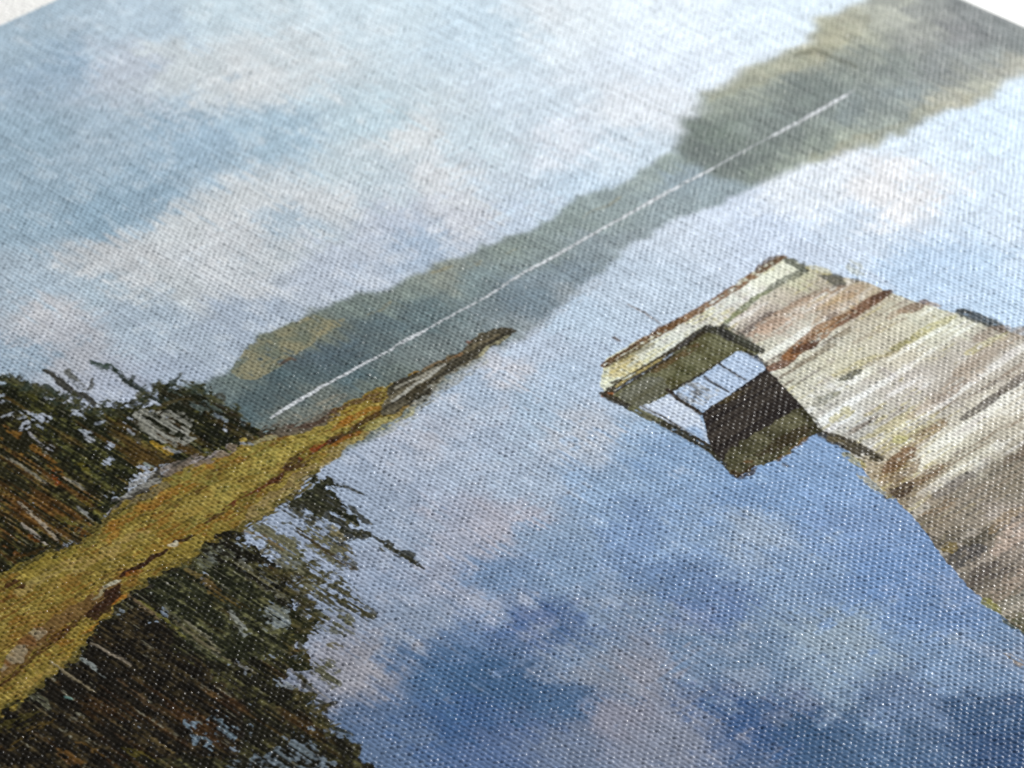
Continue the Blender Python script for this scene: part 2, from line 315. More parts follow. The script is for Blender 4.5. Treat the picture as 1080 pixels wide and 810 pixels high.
# earthy lower lip and old-brown water line through the reeds
mix(region(M("-30.83,1.38 -28.76,2.04 -25.36,2.51 -22.36,2.86 -19.97,3.11 -17.77,3.95 -15.11,3.98 -12.01,3.97 -9.52,4.23 -7.72,3.99 -10.66,3.40 -13.00,3.40 -15.58,3.48 -18.29,2.94 -20.15,2.34 -21.64,2.13 -23.90,1.78 -25.86,1.52 -28.47,1.20"), 0.3, 0.2), C(150, 136, 84), C(128, 112, 70), blob2, -.5, .5, .8)
mix(region(M("-28.80,2.46 -25.28,3.18 -21.47,3.48 -19.55,3.45 -20.98,2.61 -23.73,2.55 -26.63,2.30 -29.37,1.37"), 0.3, 0.2), C(112, 96, 66), C(146, 130, 88), vstr, -.5, .5, .7)
mix(region(M("-51.44,2.46 -48.36,3.11 -45.76,3.26 -42.95,3.41 -41.82,2.97 -43.04,1.91 -45.17,1.28 -46.50,1.58 -48.35,1.72 -50.65,1.31 -52.98,0.62 -57.01,-0.32 -55.81,1.14"), 0.35, 0.25), C(86, 62, 36), C(112, 88, 52), blob2, -.4, .4, .9)
mix(region(M("-55.36,1.68 -51.50,2.86 -49.67,2.72 -50.71,1.71 -54.32,0.63 -56.49,0.32"), 0.6, 0.3), C(140, 128, 104), C(104, 72, 42), blob2, -.3, .3, .8)
for q, c_, w, op, dr in [
    ("-57.16,-0.50 -53.79,0.10 -50.07,1.07 -46.50,1.58", (60, 34, 22), .55, .8, .15), ("-46.34,1.07 -44.32,1.81 -42.55,2.47", (40, 22, 18), 1.5, .9, .1), ("-43.03,3.31 -41.85,3.17", (168, 166, 148), .5, .8, .1), ("-44.91,2.75 -43.19,3.12", (150, 146, 118), .35, .6, .1),
    ("-41.19,3.58 -39.79,3.22 -38.15,3.35 -36.45,3.43", (44, 24, 20), .55, .95, .1), ("-35.34,3.76 -34.51,3.29 -33.79,3.29", (34, 22, 20), .5, .9, .1), ("-36.00,3.70 -35.20,3.44", (180, 178, 160), .5, .7, .1), ("-40.82,3.20 -39.76,2.66", (120, 70, 26), .5, .7, .2),
    ("-31.88,3.92 -30.05,4.09 -27.92,4.36", (54, 34, 22), .5, .8, .25), ("-29.29,4.25 -27.13,4.30 -24.30,4.25 -22.65,4.30", (84, 44, 24), .7, .85, .28), ("-24.04,4.18 -22.29,4.69 -20.74,4.27 -19.33,4.38", (62, 38, 24), .9, .8, .3), ("-22.29,4.69 -20.26,5.13 -18.78,4.97 -17.19,4.91 -15.88,5.14", (54, 36, 24), 1.0, .85, .3),
    ("-20.19,4.86 -17.66,5.00 -16.95,5.06", (120, 58, 24), .7, .8, .3), ("-17.19,4.91 -14.66,4.69 -11.91,4.66 -9.14,4.63", (50, 34, 24), .9, .8, .32), ("-16.98,4.32 -15.50,4.37 -14.09,4.12", (128, 78, 30), .6, .7, .3), ("-15.41,6.23 -12.85,6.01 -10.47,5.58", (146, 92, 30), .7, .6, .3),
    ("-48.49,8.84 -47.74,8.79 -47.50,8.01", (52, 26, 16), .9, .9, .15), ("-50.29,7.85 -49.07,7.66", (90, 58, 24), .7, .7, .3), ("-49.34,9.00 -48.86,8.86", (70, 38, 18), .6, .7, .2), ("-45.33,-0.29 -48.18,-0.16", (150, 92, 34), .7, .6, .3), ("-44.48,0.93 -43.04,1.21 -42.08,0.94", (160, 100, 34), .6, .7, .3)]:
    lay(stroke(M(q), w, 0.22, 0.2, dry=dr), C(*c_), op)
for q in ["-48.07,10.54 -43.06,9.40 -37.59,9.88 -30.67,10.70", "-20.71,2.33 -25.75,1.41 -31.09,1.09 -34.59,1.01 -41.32,0.88 -47.92,-0.77 -52.24,-2.65 -57.34,-3.59 -59.80,-3.71"]:
    for w_, dr_, c_ in [(1.1, .42, (58, 48, 28)), (.7, .36, (40, 34, 22)), (1.5, .5, (96, 88, 44))]:
        lay(stroke(M(q) + np.array((0.1, 0.25 * (w_ - 1)), np.float32), w_, .5, .5, .2, dr_), C(*c_), .8)
# rocky rim between the pines and the reeds, grey stones
for q, c_, w, op, dr in [
    ("-35.02,11.91 -33.56,11.93 -32.26,11.75 -30.80,11.03", (126, 126, 122), 1.5, .85, .34), ("-32.29,12.91 -31.25,12.43 -30.41,11.96", (160, 160, 160), .4, .85, .2), ("-37.97,10.63 -37.19,10.58 -35.99,11.03", (160, 160, 164), .5, .9, .1), ("-35.77,10.81 -33.08,10.33 -30.66,10.12", (110, 100, 72), 1.0, .7, .3),
    ("-29.76,11.49 -28.72,11.96 -27.96,12.34", (168, 172, 180), .7, .9, .1), ("-29.37,11.47 -27.32,10.92 -25.02,10.52 -22.99,10.40", (108, 98, 88), 1.7, .85, .25), ("-26.86,10.84 -25.01,10.89 -23.27,10.68", (150, 144, 144), .8, .7, .35), ("-23.94,11.36 -22.90,11.08", (180, 186, 196), .5, .9, .1),
    ("-19.26,9.74 -17.66,8.51 -15.31,8.10 -13.88,7.84", (92, 86, 76), 1.9, .85, .25), ("-17.66,9.70 -14.83,9.20 -11.78,8.90", (128, 126, 114), 1.2, .7, .35), ("-17.76,9.00 -16.06,7.88 -14.55,7.73", (70, 50, 40), .7, .7, .35), ("-19.82,9.72 -19.18,9.47", (150, 180, 186), .35, .9, .1), ("-22.26,9.66 -20.75,9.30 -19.54,8.85", (140, 136, 104), .5, .8, .2),
    ("-14.00,7.96 -11.02,7.34 -8.34,6.62", (78, 56, 42), .7, .8, .3), ("-10.27,6.37 -7.57,6.25 -4.46,5.94", (66, 44, 34), 1.2, .8, .25)]:
    lay(stroke(M(q), w, 0.25, 0.25, dry=dr), C(*c_), op, REED)

# bare dark tip of the spit
tip = M("-8.26,6.94 -6.80,7.28 -5.50,6.98 -3.66,6.75 -1.42,7.16 -0.00,6.96 1.50,7.30 3.26,7.19 4.71,6.99 5.74,6.37 5.63,5.21 3.89,4.89 2.19,4.95 0.34,4.96 -0.89,4.77 -2.39,4.66 -3.59,4.84 -4.83,4.28 -5.93,3.39 -7.32,3.59 -8.57,4.05 -10.20,4.11 -11.32,4.46")
mix(region(tip, 0.25, 0.2), C(54, 51, 42), C(104, 98, 80), hstr, -0.5, 0.6, 1, REED)
for q, c_, w, op, dr in [("-7.49,6.57 -5.24,6.31 -2.77,6.26", (150, 148, 136), .4, .8, .25), ("-9.20,5.49 -7.00,5.67 -4.35,5.82 -1.90,6.20", (168, 168, 160), .35, .85, .15), ("-5.74,4.40 -3.31,4.77", (130, 128, 112), .4, .7, .3), ("0.19,6.56 2.38,6.42 4.37,6.07", (118, 108, 84), .6, .7, .3),
                         ("-4.09,6.78 -2.16,6.88 -0.63,6.56", (128, 106, 76), .4, .6, .3), ("1.72,7.29 2.23,6.98", (120, 70, 48), .35, .7, .2), ("-7.78,4.86 -6.14,4.80 -4.87,4.93", (56, 50, 34), 1.2, .7, .3), ("-9.24,3.94 -7.97,3.85", (132, 106, 48), .9, .7, .35), ("-0.51,6.44 0.24,6.50", (130, 98, 66), .4, .7, .2), ("-7.02,4.48 -6.63,3.49", (44, 42, 30), 1.0, .8, .1)]:
    lay(stroke(M(q), w, 0.2, 0.2, dry=dr), C(*c_), op)
for q, c_, w, op, dr in [("-13.15,2.78 -9.73,2.85 -5.17,3.82 -1.56,4.22 1.14,4.36", (150, 152, 146), 1.8, .55, .35), ("-13.15,3.94 -11.44,3.40 -8.56,3.25", (150, 146, 92), 1.4, .6, .3), ("-10.30,3.42 -8.00,3.48 -6.35,2.61", (122, 122, 112), 1.0, .6, .3), ("0.94,4.98 2.72,5.24 4.75,5.27", (176, 172, 140), .5, .6, .3)]:
    lay(stroke(M(q), w, 0.3, 0.25, dry=dr), C(*c_), op)

# --- pines at the left: dark ragged foliage with water and sky showing through
def foliage(pts, tag, dark, mid, warm, gap, gap_amount, rag=0.45, fine=0.6):
    sl, m = region(pts, rag, fine)
    hole = 0.75 * blob[sl] + 0.45 * fin2[sl] + 0.55 * vfine[sl]
    keep = m * (hole < gap_amount)
    t1 = np.clip((0.8 * vfine[sl] + 0.5 * speck[sl] + 0.3 * blob2[sl] - 0.05) * 1.1, 0, 1)[..., None]
    t2 = np.clip((0.7 * vstr2[sl] + 0.5 * big[sl] + 0.4 * vfine[sl] - 0.3) * 1.5, 0, 1)[..., None]
    c_ = np.asarray(dark) * (1 - t1) + np.asarray(mid) * t1
    c_ = c_ * (1 - t2) + (c_ * 0.45 + np.asarray(warm) * 0.55) * t2
    c_ = c_ * np.exp(0.36 * speck[sl] + 0.30 * grain[sl] + 0.25 * fin2[sl])[..., None]
    t3 = np.clip((vfine[sl] * 0.9 - 0.5 * speck[sl] + 0.3 * vstr[sl] - 0.95) * 4, 0, 1)[..., None] * 0.5     # thin pale stems
    c_ = c_ * (1 - t3) + C(132, 130, 112) * t3
    thin = m * (hole >= gap_amount)
    a = keep[..., None]
    ink[sl] = ink[sl] * (1 - a) + c_ * a
    if gap is not None:
        b = (thin * 0.75)[..., None]
        ink[sl] = ink[sl] * (1 - b) + np.asarray(gap) * b
    label[sl][m > 0.5] = tag


pine = M("-53.57,41.35 -34.84,34.26 -31.83,32.82 -30.87,31.44 -30.75,30.31 -29.95,30.51 -29.67,29.83 -29.88,28.82 -29.35,27.69 -29.16,25.90 -28.27,25.20 -28.66,23.99 -28.66,22.01 -27.71,22.63 -26.96,22.27 -26.12,21.02 -24.95,20.64 -24.87,19.75 -23.56,20.02 -22.17,20.62 -20.92,20.57 -20.19,19.43 -19.32,18.94 -19.04,17.06 -19.42,15.43 -19.07,13.89 -19.44,12.28 -19.62,10.89 -19.07,9.94 -20.96,9.90 -22.82,10.22 -24.78,10.66 -27.40,11.78 -28.90,11.76 -30.43,12.17 -32.18,12.80 -34.39,12.40 -35.82,11.23 -37.28,10.48 -39.50,9.79 -42.73,9.79 -45.33,10.26 -47.83,10.83 -53.95,10.51 -76.53,10.01")
foliage(pine, PINE, C(30, 32, 20), C(78, 78, 42), C(88, 66, 30), C(140, 148, 160), .85)
foliage(M("-33.21,28.59 -32.61,26.80 -32.73,24.15 -33.37,20.90 -34.01,17.69 -35.22,13.24 -37.89,10.73 -42.57,9.99 -47.59,11.12 -50.54,12.32 -34.59,31.99"), PINE, C(34, 33, 20), C(86, 82, 44), C(108, 72, 32), None, 1.3)
# grey hollow beside the trunk row
mix(region(M("-26.39,19.71 -24.68,19.96 -23.93,18.61 -22.59,17.45 -22.61,15.49 -23.34,13.47 -25.11,12.93 -26.55,13.22 -26.72,14.95 -26.72,16.90 -26.96,18.32"), .4, .3), C(98, 98, 86), C(142, 143, 136), vfine, -.6, .6, .9, None, .45)
mix(region(M("-22.03,20.28 -20.58,20.22 -19.53,18.95 -19.65,16.87 -19.98,14.81 -21.48,14.34 -21.68,16.53 -22.08,18.52"), .4, .3), C(92, 104, 102), C(64, 74, 70), vfine, -.5, .5, .85, None, .3)
foliage(M("-22.77,16.04 -20.89,15.73 -20.50,13.75 -19.81,11.87 -19.64,10.51 -22.41,10.20 -24.42,11.07 -24.34,13.31"), PINE, C(24, 26, 16), C(62, 60, 34), C(70, 56, 30), None, 1.2)
for q, c_, w, op, dr in [
    ("-27.03,30.20 -26.99,28.73 -27.11,26.83 -27.02,24.93 -27.45,23.17", (44, 42, 30), .75, .95, .05), ("-25.74,28.69 -26.09,27.02 -26.26,25.57", (62, 62, 44), .6, .8, .2), ("-24.78,26.30 -25.73,25.44 -26.70,24.80", (52, 50, 34), .5, .8, .1), ("-23.42,28.39 -23.01,27.36 -22.53,26.67 -22.61,25.32", (42, 56, 50), .9, .95, .15), ("-23.64,27.38 -23.25,26.58 -22.22,26.77", (50, 62, 54), .7, .8, .2),
    ("-22.49,26.22 -22.96,24.66 -22.97,23.66 -22.96,22.43 -23.02,20.88 -22.99,19.45", (36, 44, 38), .65, .95, .05), ("-23.25,23.33 -22.09,24.18 -22.10,23.79", (40, 46, 38), .4, .8, .1), ("-23.13,21.99 -22.11,22.17", (46, 52, 42), .5, .8, .1), ("-23.57,21.24 -22.63,21.09", (40, 44, 34), .6, .8, .2), ("-23.34,24.23 -22.62,24.31", (40, 46, 38), .5, .8, .1),
    ("-21.97,21.83 -21.62,20.27 -21.47,18.71 -21.74,16.59", (40, 38, 24), .6, .95, .05), ("-24.48,18.97 -22.53,18.98 -21.02,18.25", (62, 56, 34), .6, .9, .1), ("-19.59,20.84 -19.38,19.61 -19.35,18.17", (60, 64, 50), .4, .8, .15), ("-30.68,31.66 -30.04,31.42 -30.06,30.63", (40, 42, 28), .7, .9, .1), ("-29.83,30.40 -28.94,30.71", (48, 48, 34), .5, .8, .1), ("-28.11,24.64 -27.34,25.05", (50, 48, 34), .5, .8, .2),
    ("-19.48,16.69 -18.70,16.71 -19.04,15.85", (46, 42, 30), .5, .8, .1), ("-19.68,16.10 -19.84,13.87 -20.00,11.67", (38, 34, 22), .7, .9, .1), ("-27.30,20.63 -25.86,21.56 -24.70,21.18", (46, 46, 30), .7, .9, .2), ("-29.03,27.56 -28.30,27.43", (52, 50, 34), .5, .7, .2)]:
    lay(stroke(M(q), w, .3, .3, .6, dry=dr), C(*c_), op, PINE)
for q, c_, w, op, dr in [   # orange and pale trunks, gaps of light
    ("-34.63,26.87 -34.91,24.02 -35.02,21.41 -35.30,18.62 -36.02,15.93", (122, 80, 28), 1.0, .7, .42), ("-35.51,25.80 -36.01,23.19 -36.68,20.40", (108, 76, 32), .9, .65, .45), ("-36.04,25.16 -35.83,24.16 -36.26,21.90", (136, 96, 38), .5, .7, .4), ("-35.86,18.43 -36.11,17.16 -36.85,16.77", (140, 68, 26), .8, .8, .3), ("-36.65,22.67 -36.79,20.52 -36.82,18.64 -37.28,16.26", (122, 98, 52), .6, .6, .4),
    ("-37.43,23.47 -37.40,21.51 -37.32,19.14 -37.58,17.13", (160, 156, 140), .35, .75, .2), ("-33.82,24.09 -34.20,22.13 -34.17,20.94", (190, 190, 196), .4, .8, .25), ("-40.87,17.08 -41.16,14.78 -41.46,12.50 -41.80,10.66", (166, 156, 138), .42, .9, .05), ("-42.49,14.65 -42.60,13.30 -42.75,12.16 -42.86,10.83", (170, 162, 152), .45, .9, .1), ("-35.72,17.14 -35.74,15.65 -35.91,14.12", (156, 152, 138), .35, .85, .1),
    ("-37.77,13.02 -37.90,11.67 -37.97,10.63", (150, 152, 150), .4, .8, .1), ("-34.30,24.76 -33.16,25.38 -33.29,24.72", (186, 194, 208), .9, .9, .15), ("-31.65,25.43 -31.56,24.55 -31.62,24.22", (186, 194, 210), .9, .9, .15), ("-31.72,25.10 -32.14,24.35", (180, 190, 206), .8, .8, .1), ("-30.69,21.11 -30.28,20.11", (176, 186, 198), .7, .9, .1), ("-30.82,20.46 -30.97,19.06", (182, 188, 196), .6, .9, .1),
    ("-29.16,20.93 -28.32,20.68", (160, 170, 184), .6, .8, .2), ("-33.82,21.36 -34.01,20.39", (180, 184, 194), .6, .7, .2), ("-29.07,24.01 -28.98,23.12 -29.14,23.68", (176, 186, 200), .6, .8, .2), ("-27.93,22.86 -27.73,21.86", (176, 186, 200), .8, .7, .25), ("-32.54,27.13 -32.04,26.22", (182, 190, 204), .7, .8, .25), ("-32.67,29.25 -32.41,27.79", (182, 190, 204), .7, .7, .3), ("-34.10,27.51 -32.95,27.14", (182, 190, 204), .6, .7, .3), ("-33.60,26.61 -32.74,26.14", (178, 186, 200), .5, .7, .3),
    ("-27.60,18.57 -27.69,17.49", (172, 180, 190), .5, .8, .15), ("-29.88,13.52 -29.57,12.44", (146, 160, 156), .7, .85, .1), ("-27.40,15.63 -27.45,14.13 -27.54,13.07", (172, 140, 50), .8, .9, .1), ("-21.73,12.63 -21.78,12.09", (190, 198, 212), .5, .9, .1), ("-20.73,15.17 -20.84,14.09 -20.87,13.34", (150, 164, 178), .5, .7, .2), ("-27.27,14.34 -27.02,12.93 -26.28,12.57", (150, 156, 164), .5, .7, .2),
    ("-27.02,21.94 -27.41,20.75 -27.62,19.77", (92, 92, 36), .9, .6, .3), ("-30.60,27.95 -30.37,25.72 -30.41,24.17", (84, 82, 36), 1.1, .6, .3), ("-33.83,17.90 -33.86,16.40", (104, 96, 30), .9, .7, .3), ("-36.91,13.07 -36.66,10.96 -35.87,11.28", (96, 92, 34), 1.3, .6, .3), ("-39.82,13.24 -39.59,11.72 -39.99,10.65", (92, 92, 40), 1.3, .6, .3), ("-45.57,13.57 -45.49,12.23 -45.33,10.98", (120, 78, 36), 1.0, .7, .3), ("-40.09,11.49 -39.66,10.32 -39.56,9.49", (112, 70, 30), 1.2, .7, .3), ("-43.21,12.81 -42.83,11.34", (124, 70, 24), .8, .7, .3), ("-46.36,11.66 -44.84,10.85 -42.40,10.18", (70, 52, 22), .7, .7, .3)]:
    lay(stroke(M(q), w * .85, .2, .35, .6, dry=dr + .14), C(*c_) * .82, op * .85, PINE)

def sprays(edge, n, seed, up, tag, cols, lo, hi):
    r = np.random.RandomState(seed)
    for _ in range(n):
        s = r.rand() * (len(edge) - 1.001); a = int(s)
        p = edge[a] + (edge[a + 1] - edge[a]) * (s - a) + r.randn(2).astype(np.float32) * 0.35
        d = np.array((r.randn() * 0.45, up * (lo + (hi - lo) * r.rand() ** 2)), np.float32)
        q = np.array([p - d * .3, p + d * .4 + r.randn(2) * .1, p + d], np.float32)
        lay(stroke(q, .25 + .45 * r.rand(), .2, .2, .7, .22), C(*cols[r.randint(len(cols))]), .9, tag)
        for b in range(r.randint(1, 4)):                                   # side twigs with leaf dabs
            e = p + d * r.rand()
            f = np.array([e, e + np.array((r.choice((-1, 1)) * (.3 + .5 * r.rand()), up * (.2 + .3 * r.rand())))], np.float32)
            lay(stroke(f, .25 + .35 * r.rand(), .2, .2, .5, .2), C(*cols[r.randint(len(cols))]), .85, tag)


sprays(M("-31.83,32.82 -30.96,31.33 -29.76,29.72 -29.44,27.58 -28.46,24.98 -28.18,22.32 -25.93,21.23 -23.49,20.35 -21.13,20.58 -19.53,18.95 -19.51,15.33 -19.53,12.18"), 70, 41, 1, PINE, [(40, 42, 28), (54, 56, 36), (66, 66, 44), (46, 54, 44)], .4, 2.4)
# --- dark reflection of the pines
refl = M("-30.89,1.08 -31.10,-0.53 -31.59,-2.21 -31.62,-3.61 -31.49,-4.82 -32.01,-6.07 -32.66,-7.89 -33.71,-8.58 -34.18,-10.19 -34.96,-11.48 -36.27,-12.22 -37.34,-12.50 -37.26,-13.94 -38.59,-14.28 -39.97,-14.90 -40.87,-14.99 -41.35,-16.17 -41.20,-17.31 -41.10,-18.07 -41.68,-19.12 -42.26,-20.81 -42.58,-21.79 -42.69,-22.96 -42.90,-24.03 -43.06,-25.47 -43.22,-26.89 -43.53,-28.46 -44.19,-30.60 -48.40,-36.99 -62.68,-50.76 -96.20,-16.83 -87.42,-4.85 -65.36,-3.69 -59.65,-3.53 -57.20,-3.42 -55.53,-3.13 -54.26,-2.76 -52.09,-2.47 -50.57,-1.82 -49.33,-1.05 -47.76,-0.59 -45.60,0.32 -43.12,1.12 -41.16,1.07 -38.07,1.13 -35.89,0.70 -34.42,1.20 -32.75,1.32")
foliage(refl, REFL, C(29, 28, 20), C(70, 68, 42), C(80, 58, 30), C(120, 132, 144), 1.1)
foliage(M("-41.32,0.88 -38.32,0.84 -35.18,0.35 -34.13,-2.50 -34.81,-8.87 -38.90,-13.30 -41.79,-12.05 -43.09,-9.06 -42.80,-4.24"), REFL, C(34, 36, 24), C(84, 84, 56), C(84, 70, 36), None, 1.4)
foliage(M("-53.74,-3.29 -46.50,-0.49 -42.78,-0.80 -44.13,-8.00 -44.93,-15.51 -50.01,-20.02 -55.07,-14.89 -61.77,-12.81 -66.79,-7.73 -63.99,-4.28"), REFL, C(26, 23, 18), C(58, 50, 32), C(74, 50, 26), None, 1.5)
foliage(M("-35.47,-9.59 -33.96,-9.73 -33.95,-12.16 -34.89,-12.93 -36.18,-13.00 -36.75,-12.07 -39.70,-14.17 -38.44,-14.77 -37.21,-14.33 -38.13,-15.75 -39.93,-15.94 -39.91,-13.95"), REFL, C(32, 34, 20), C(78, 74, 40), C(84, 72, 38), None, .7)
for q, c1, c2, op in [("-36.00,0.46 -33.74,0.69 -31.63,0.73 -31.79,-1.28 -33.13,-2.08 -35.10,-1.52 -36.24,-0.73", (134, 140, 134), (84, 84, 60), .75), ("-32.95,-1.19 -32.79,-3.86 -32.67,-6.11 -34.15,-8.83 -34.17,-7.06 -34.07,-4.70 -33.92,-2.72", (150, 158, 164), (96, 92, 66), .65),
                      ("-35.10,-7.17 -34.85,-8.47 -35.09,-9.62 -36.34,-10.09 -37.47,-9.98 -37.07,-8.66 -36.57,-7.43", (146, 158, 166), (110, 114, 104), .75), ("-39.05,-8.37 -38.26,-9.51 -38.54,-10.26 -39.12,-9.34", (150, 156, 156), (120, 124, 116), .8), ("-41.49,0.69 -41.34,-1.21 -41.73,-3.25 -42.53,-3.48 -42.41,-1.52 -42.35,0.16", (134, 138, 132), (84, 84, 68), .7),
                      ("-41.72,-1.87 -41.47,-3.86 -41.97,-7.13 -42.08,-9.06 -42.61,-8.52 -42.49,-5.92 -42.32,-3.69", (126, 124, 106), (80, 78, 56), .6), ("-42.00,-11.84 -42.06,-12.79 -42.38,-13.80 -43.11,-13.72 -42.73,-12.43", (150, 160, 176), (120, 128, 136), .85), ("-47.19,-14.52 -46.52,-15.52 -47.65,-16.33 -47.74,-17.52 -48.81,-18.05 -49.32,-16.89 -48.82,-15.46 -49.04,-13.95 -50.05,-14.87 -50.28,-17.52 -51.03,-17.71 -50.75,-15.44", (124, 144, 160), (104, 122, 134), .9),
                      ("-47.59,-17.36 -46.52,-17.47 -46.52,-18.76 -47.03,-19.53 -47.89,-19.62 -47.89,-18.34", (140, 158, 176), (116, 134, 146), .9), ("-46.92,-21.56 -45.29,-21.29 -44.99,-22.24 -45.45,-24.00 -45.39,-25.63 -47.10,-27.65 -49.72,-25.01 -51.33,-22.76 -51.40,-20.49 -49.90,-20.12 -48.69,-21.35", (120, 134, 148), (96, 108, 116), .85), ("-41.18,-14.68 -40.93,-15.93 -40.94,-17.24 -41.10,-18.07 -41.88,-17.61 -41.97,-16.19", (142, 152, 164), (120, 126, 126), .85)]:
    mix(region(M(q), .6, .6), C(*c1), C(*c2), vfine, -.5, .5, op, None, .12)
# streaked edge of the reflection to the right
r2 = np.random.RandomState(5)
for q in ["-25.88,0.80 -26.01,-2.77 -27.57,-9.15", "-29.30,-0.16 -29.19,-3.92 -29.78,-9.04", "-29.04,-2.62 -29.31,-6.31 -30.00,-10.94", "-30.90,-5.77 -30.83,-9.04 -30.55,-13.17", "-32.40,-8.50 -32.15,-11.56 -31.76,-15.75", "-27.86,-0.89 -27.84,-3.83 -28.21,-6.70", "-28.97,-5.94 -28.92,-8.13 -29.28,-10.96", "-33.21,-10.48 -33.04,-12.73 -33.32,-15.21", "-30.70,-3.29 -30.81,-6.57 -31.16,-9.40", "-31.50,-9.76 -31.28,-11.74 -31.35,-14.45", "-27.34,-2.15 -27.82,-4.94 -28.30,-7.69", "-37.87,-16.02 -38.37,-17.52 -38.59,-18.62", "-29.04,1.04 -29.06,-1.50 -29.36,-4.10"]:
    c_ = [(96, 95, 74), (80, 80, 58), (64, 62, 42)][r2.randint(3)]
    for _ in range(2):
        off = np.array([r2.randn() * .5, r2.randn() * .3], np.float32)
        lay(stroke(M(q) + off, .9 + 1.1 * r2.rand(), .35, .35, .6, dry=.34 + .1 * r2.rand()), C(*c_), .8, REFL)
for q, c_, w, op, dr in [
    ("-27.27,-1.85 -27.56,-5.56 -27.52,-7.76 -27.63,-9.44", (62, 52, 26), .55, .95, .02), ("-33.85,-9.84 -33.93,-12.35 -33.88,-13.61", (66, 60, 30), .7, .8, .2), ("-35.57,-14.97 -35.47,-15.75 -35.06,-16.17", (92, 84, 46), .9, .9, .2), ("-39.99,-16.87 -40.53,-18.31 -40.90,-18.93", (54, 52, 32), .7, .8, .2), ("-39.70,-14.17 -40.03,-15.83 -40.05,-17.81 -40.23,-19.93", (84, 76, 56), .3, .7, .2), ("-44.22,-23.33 -42.74,-23.23", (34, 28, 22), .35, .9, 0), ("-43.00,-23.29 -42.56,-23.25", (34, 28, 22), .6, .9, 0),
    ("-30.39,0.94 -29.82,-0.73 -29.73,-3.37", (110, 92, 60), .5, .7, .2), ("-37.21,0.25 -37.13,-1.95 -37.55,-4.69 -37.46,-6.18", (104, 84, 40), 1.2, .6, .4), ("-37.07,-1.66 -37.16,-4.04", (92, 74, 46), 1.2, .55, .4), ("-42.51,-0.02 -42.57,-1.70 -42.74,-3.61 -42.97,-6.12", (120, 116, 56), .4, .7, .3), ("-42.66,1.18 -42.78,-0.80 -42.95,-3.05", (130, 112, 84), .45, .7, .25), ("-42.10,-3.22 -42.39,-6.71 -42.36,-10.47 -42.22,-13.62", (112, 104, 80), .4, .65, .25),
    ("-41.60,-4.59 -41.65,-7.45 -41.98,-8.49", (134, 130, 110), .35, .7, .1), ("-38.00,-5.64 -38.67,-7.73 -38.79,-8.98", (150, 154, 148), .45, .8, .2), ("-48.65,-1.40 -48.53,-2.87 -48.42,-4.33 -48.39,-5.87", (138, 128, 112), .35, .9, 0), ("-50.51,-2.21 -50.48,-3.09 -50.50,-4.24 -50.56,-5.68", (150, 158, 156), .5, .85, .1), ("-52.49,-0.88 -52.52,-2.52 -52.45,-4.26 -52.40,-6.47", (132, 122, 98), .38, .9, 0), ("-50.01,-6.40 -50.30,-9.41 -50.53,-12.12", (76, 60, 42), .6, .7, .3),
    ("-54.53,-5.13 -54.27,-5.72", (110, 150, 144), .4, .8, .1), ("-58.59,-8.15 -58.69,-10.28 -58.55,-12.32", (98, 76, 38), .7, .6, .4), ("-57.31,-9.76 -57.23,-11.44 -57.00,-12.94", (100, 76, 36), .9, .6, .4), ("-60.52,-4.59 -59.07,-5.10 -56.96,-5.29", (78, 72, 32), 1.6, .55, .35), ("-61.45,-6.85 -58.93,-6.52 -56.72,-6.82", (96, 78, 34), 1.2, .5, .4), ("-55.35,-13.02 -54.78,-14.55 -54.70,-16.21", (96, 88, 34), 1.0, .6, .3), ("-52.94,-13.55 -52.72,-15.05 -52.91,-16.13", (130, 112, 72), .5, .6, .3), ("-51.21,-10.46 -51.08,-13.18 -51.76,-15.06", (90, 78, 54), .35, .7, .2),
    ("-58.91,-9.42 -58.82,-11.10 -59.28,-12.52", (92, 60, 26), 1.2, .5, .45), ("-58.92,-2.65 -57.45,-3.15 -55.53,-3.13", (90, 84, 40), .8, .6, .3), ("-56.42,-3.05 -56.07,-4.23 -56.25,-5.35", (110, 112, 92), .8, .6, .3)]:
    lay(stroke(M(q), w * .85, .15, .25, .6, dry=dr + .1), C(*c_) * .9, op * .9, REFL)
sprays(M("-31.10,-0.53 -31.49,-4.82 -32.66,-7.89 -34.18,-10.19 -36.27,-12.22 -38.59,-14.28 -41.20,-17.31 -41.68,-19.12 -42.58,-21.79 -43.06,-25.47 -44.19,-30.60"), 60, 42, -1, REFL, [(38, 40, 26), (60, 58, 36), (76, 70, 42), (48, 44, 28)], .4, 2.2)
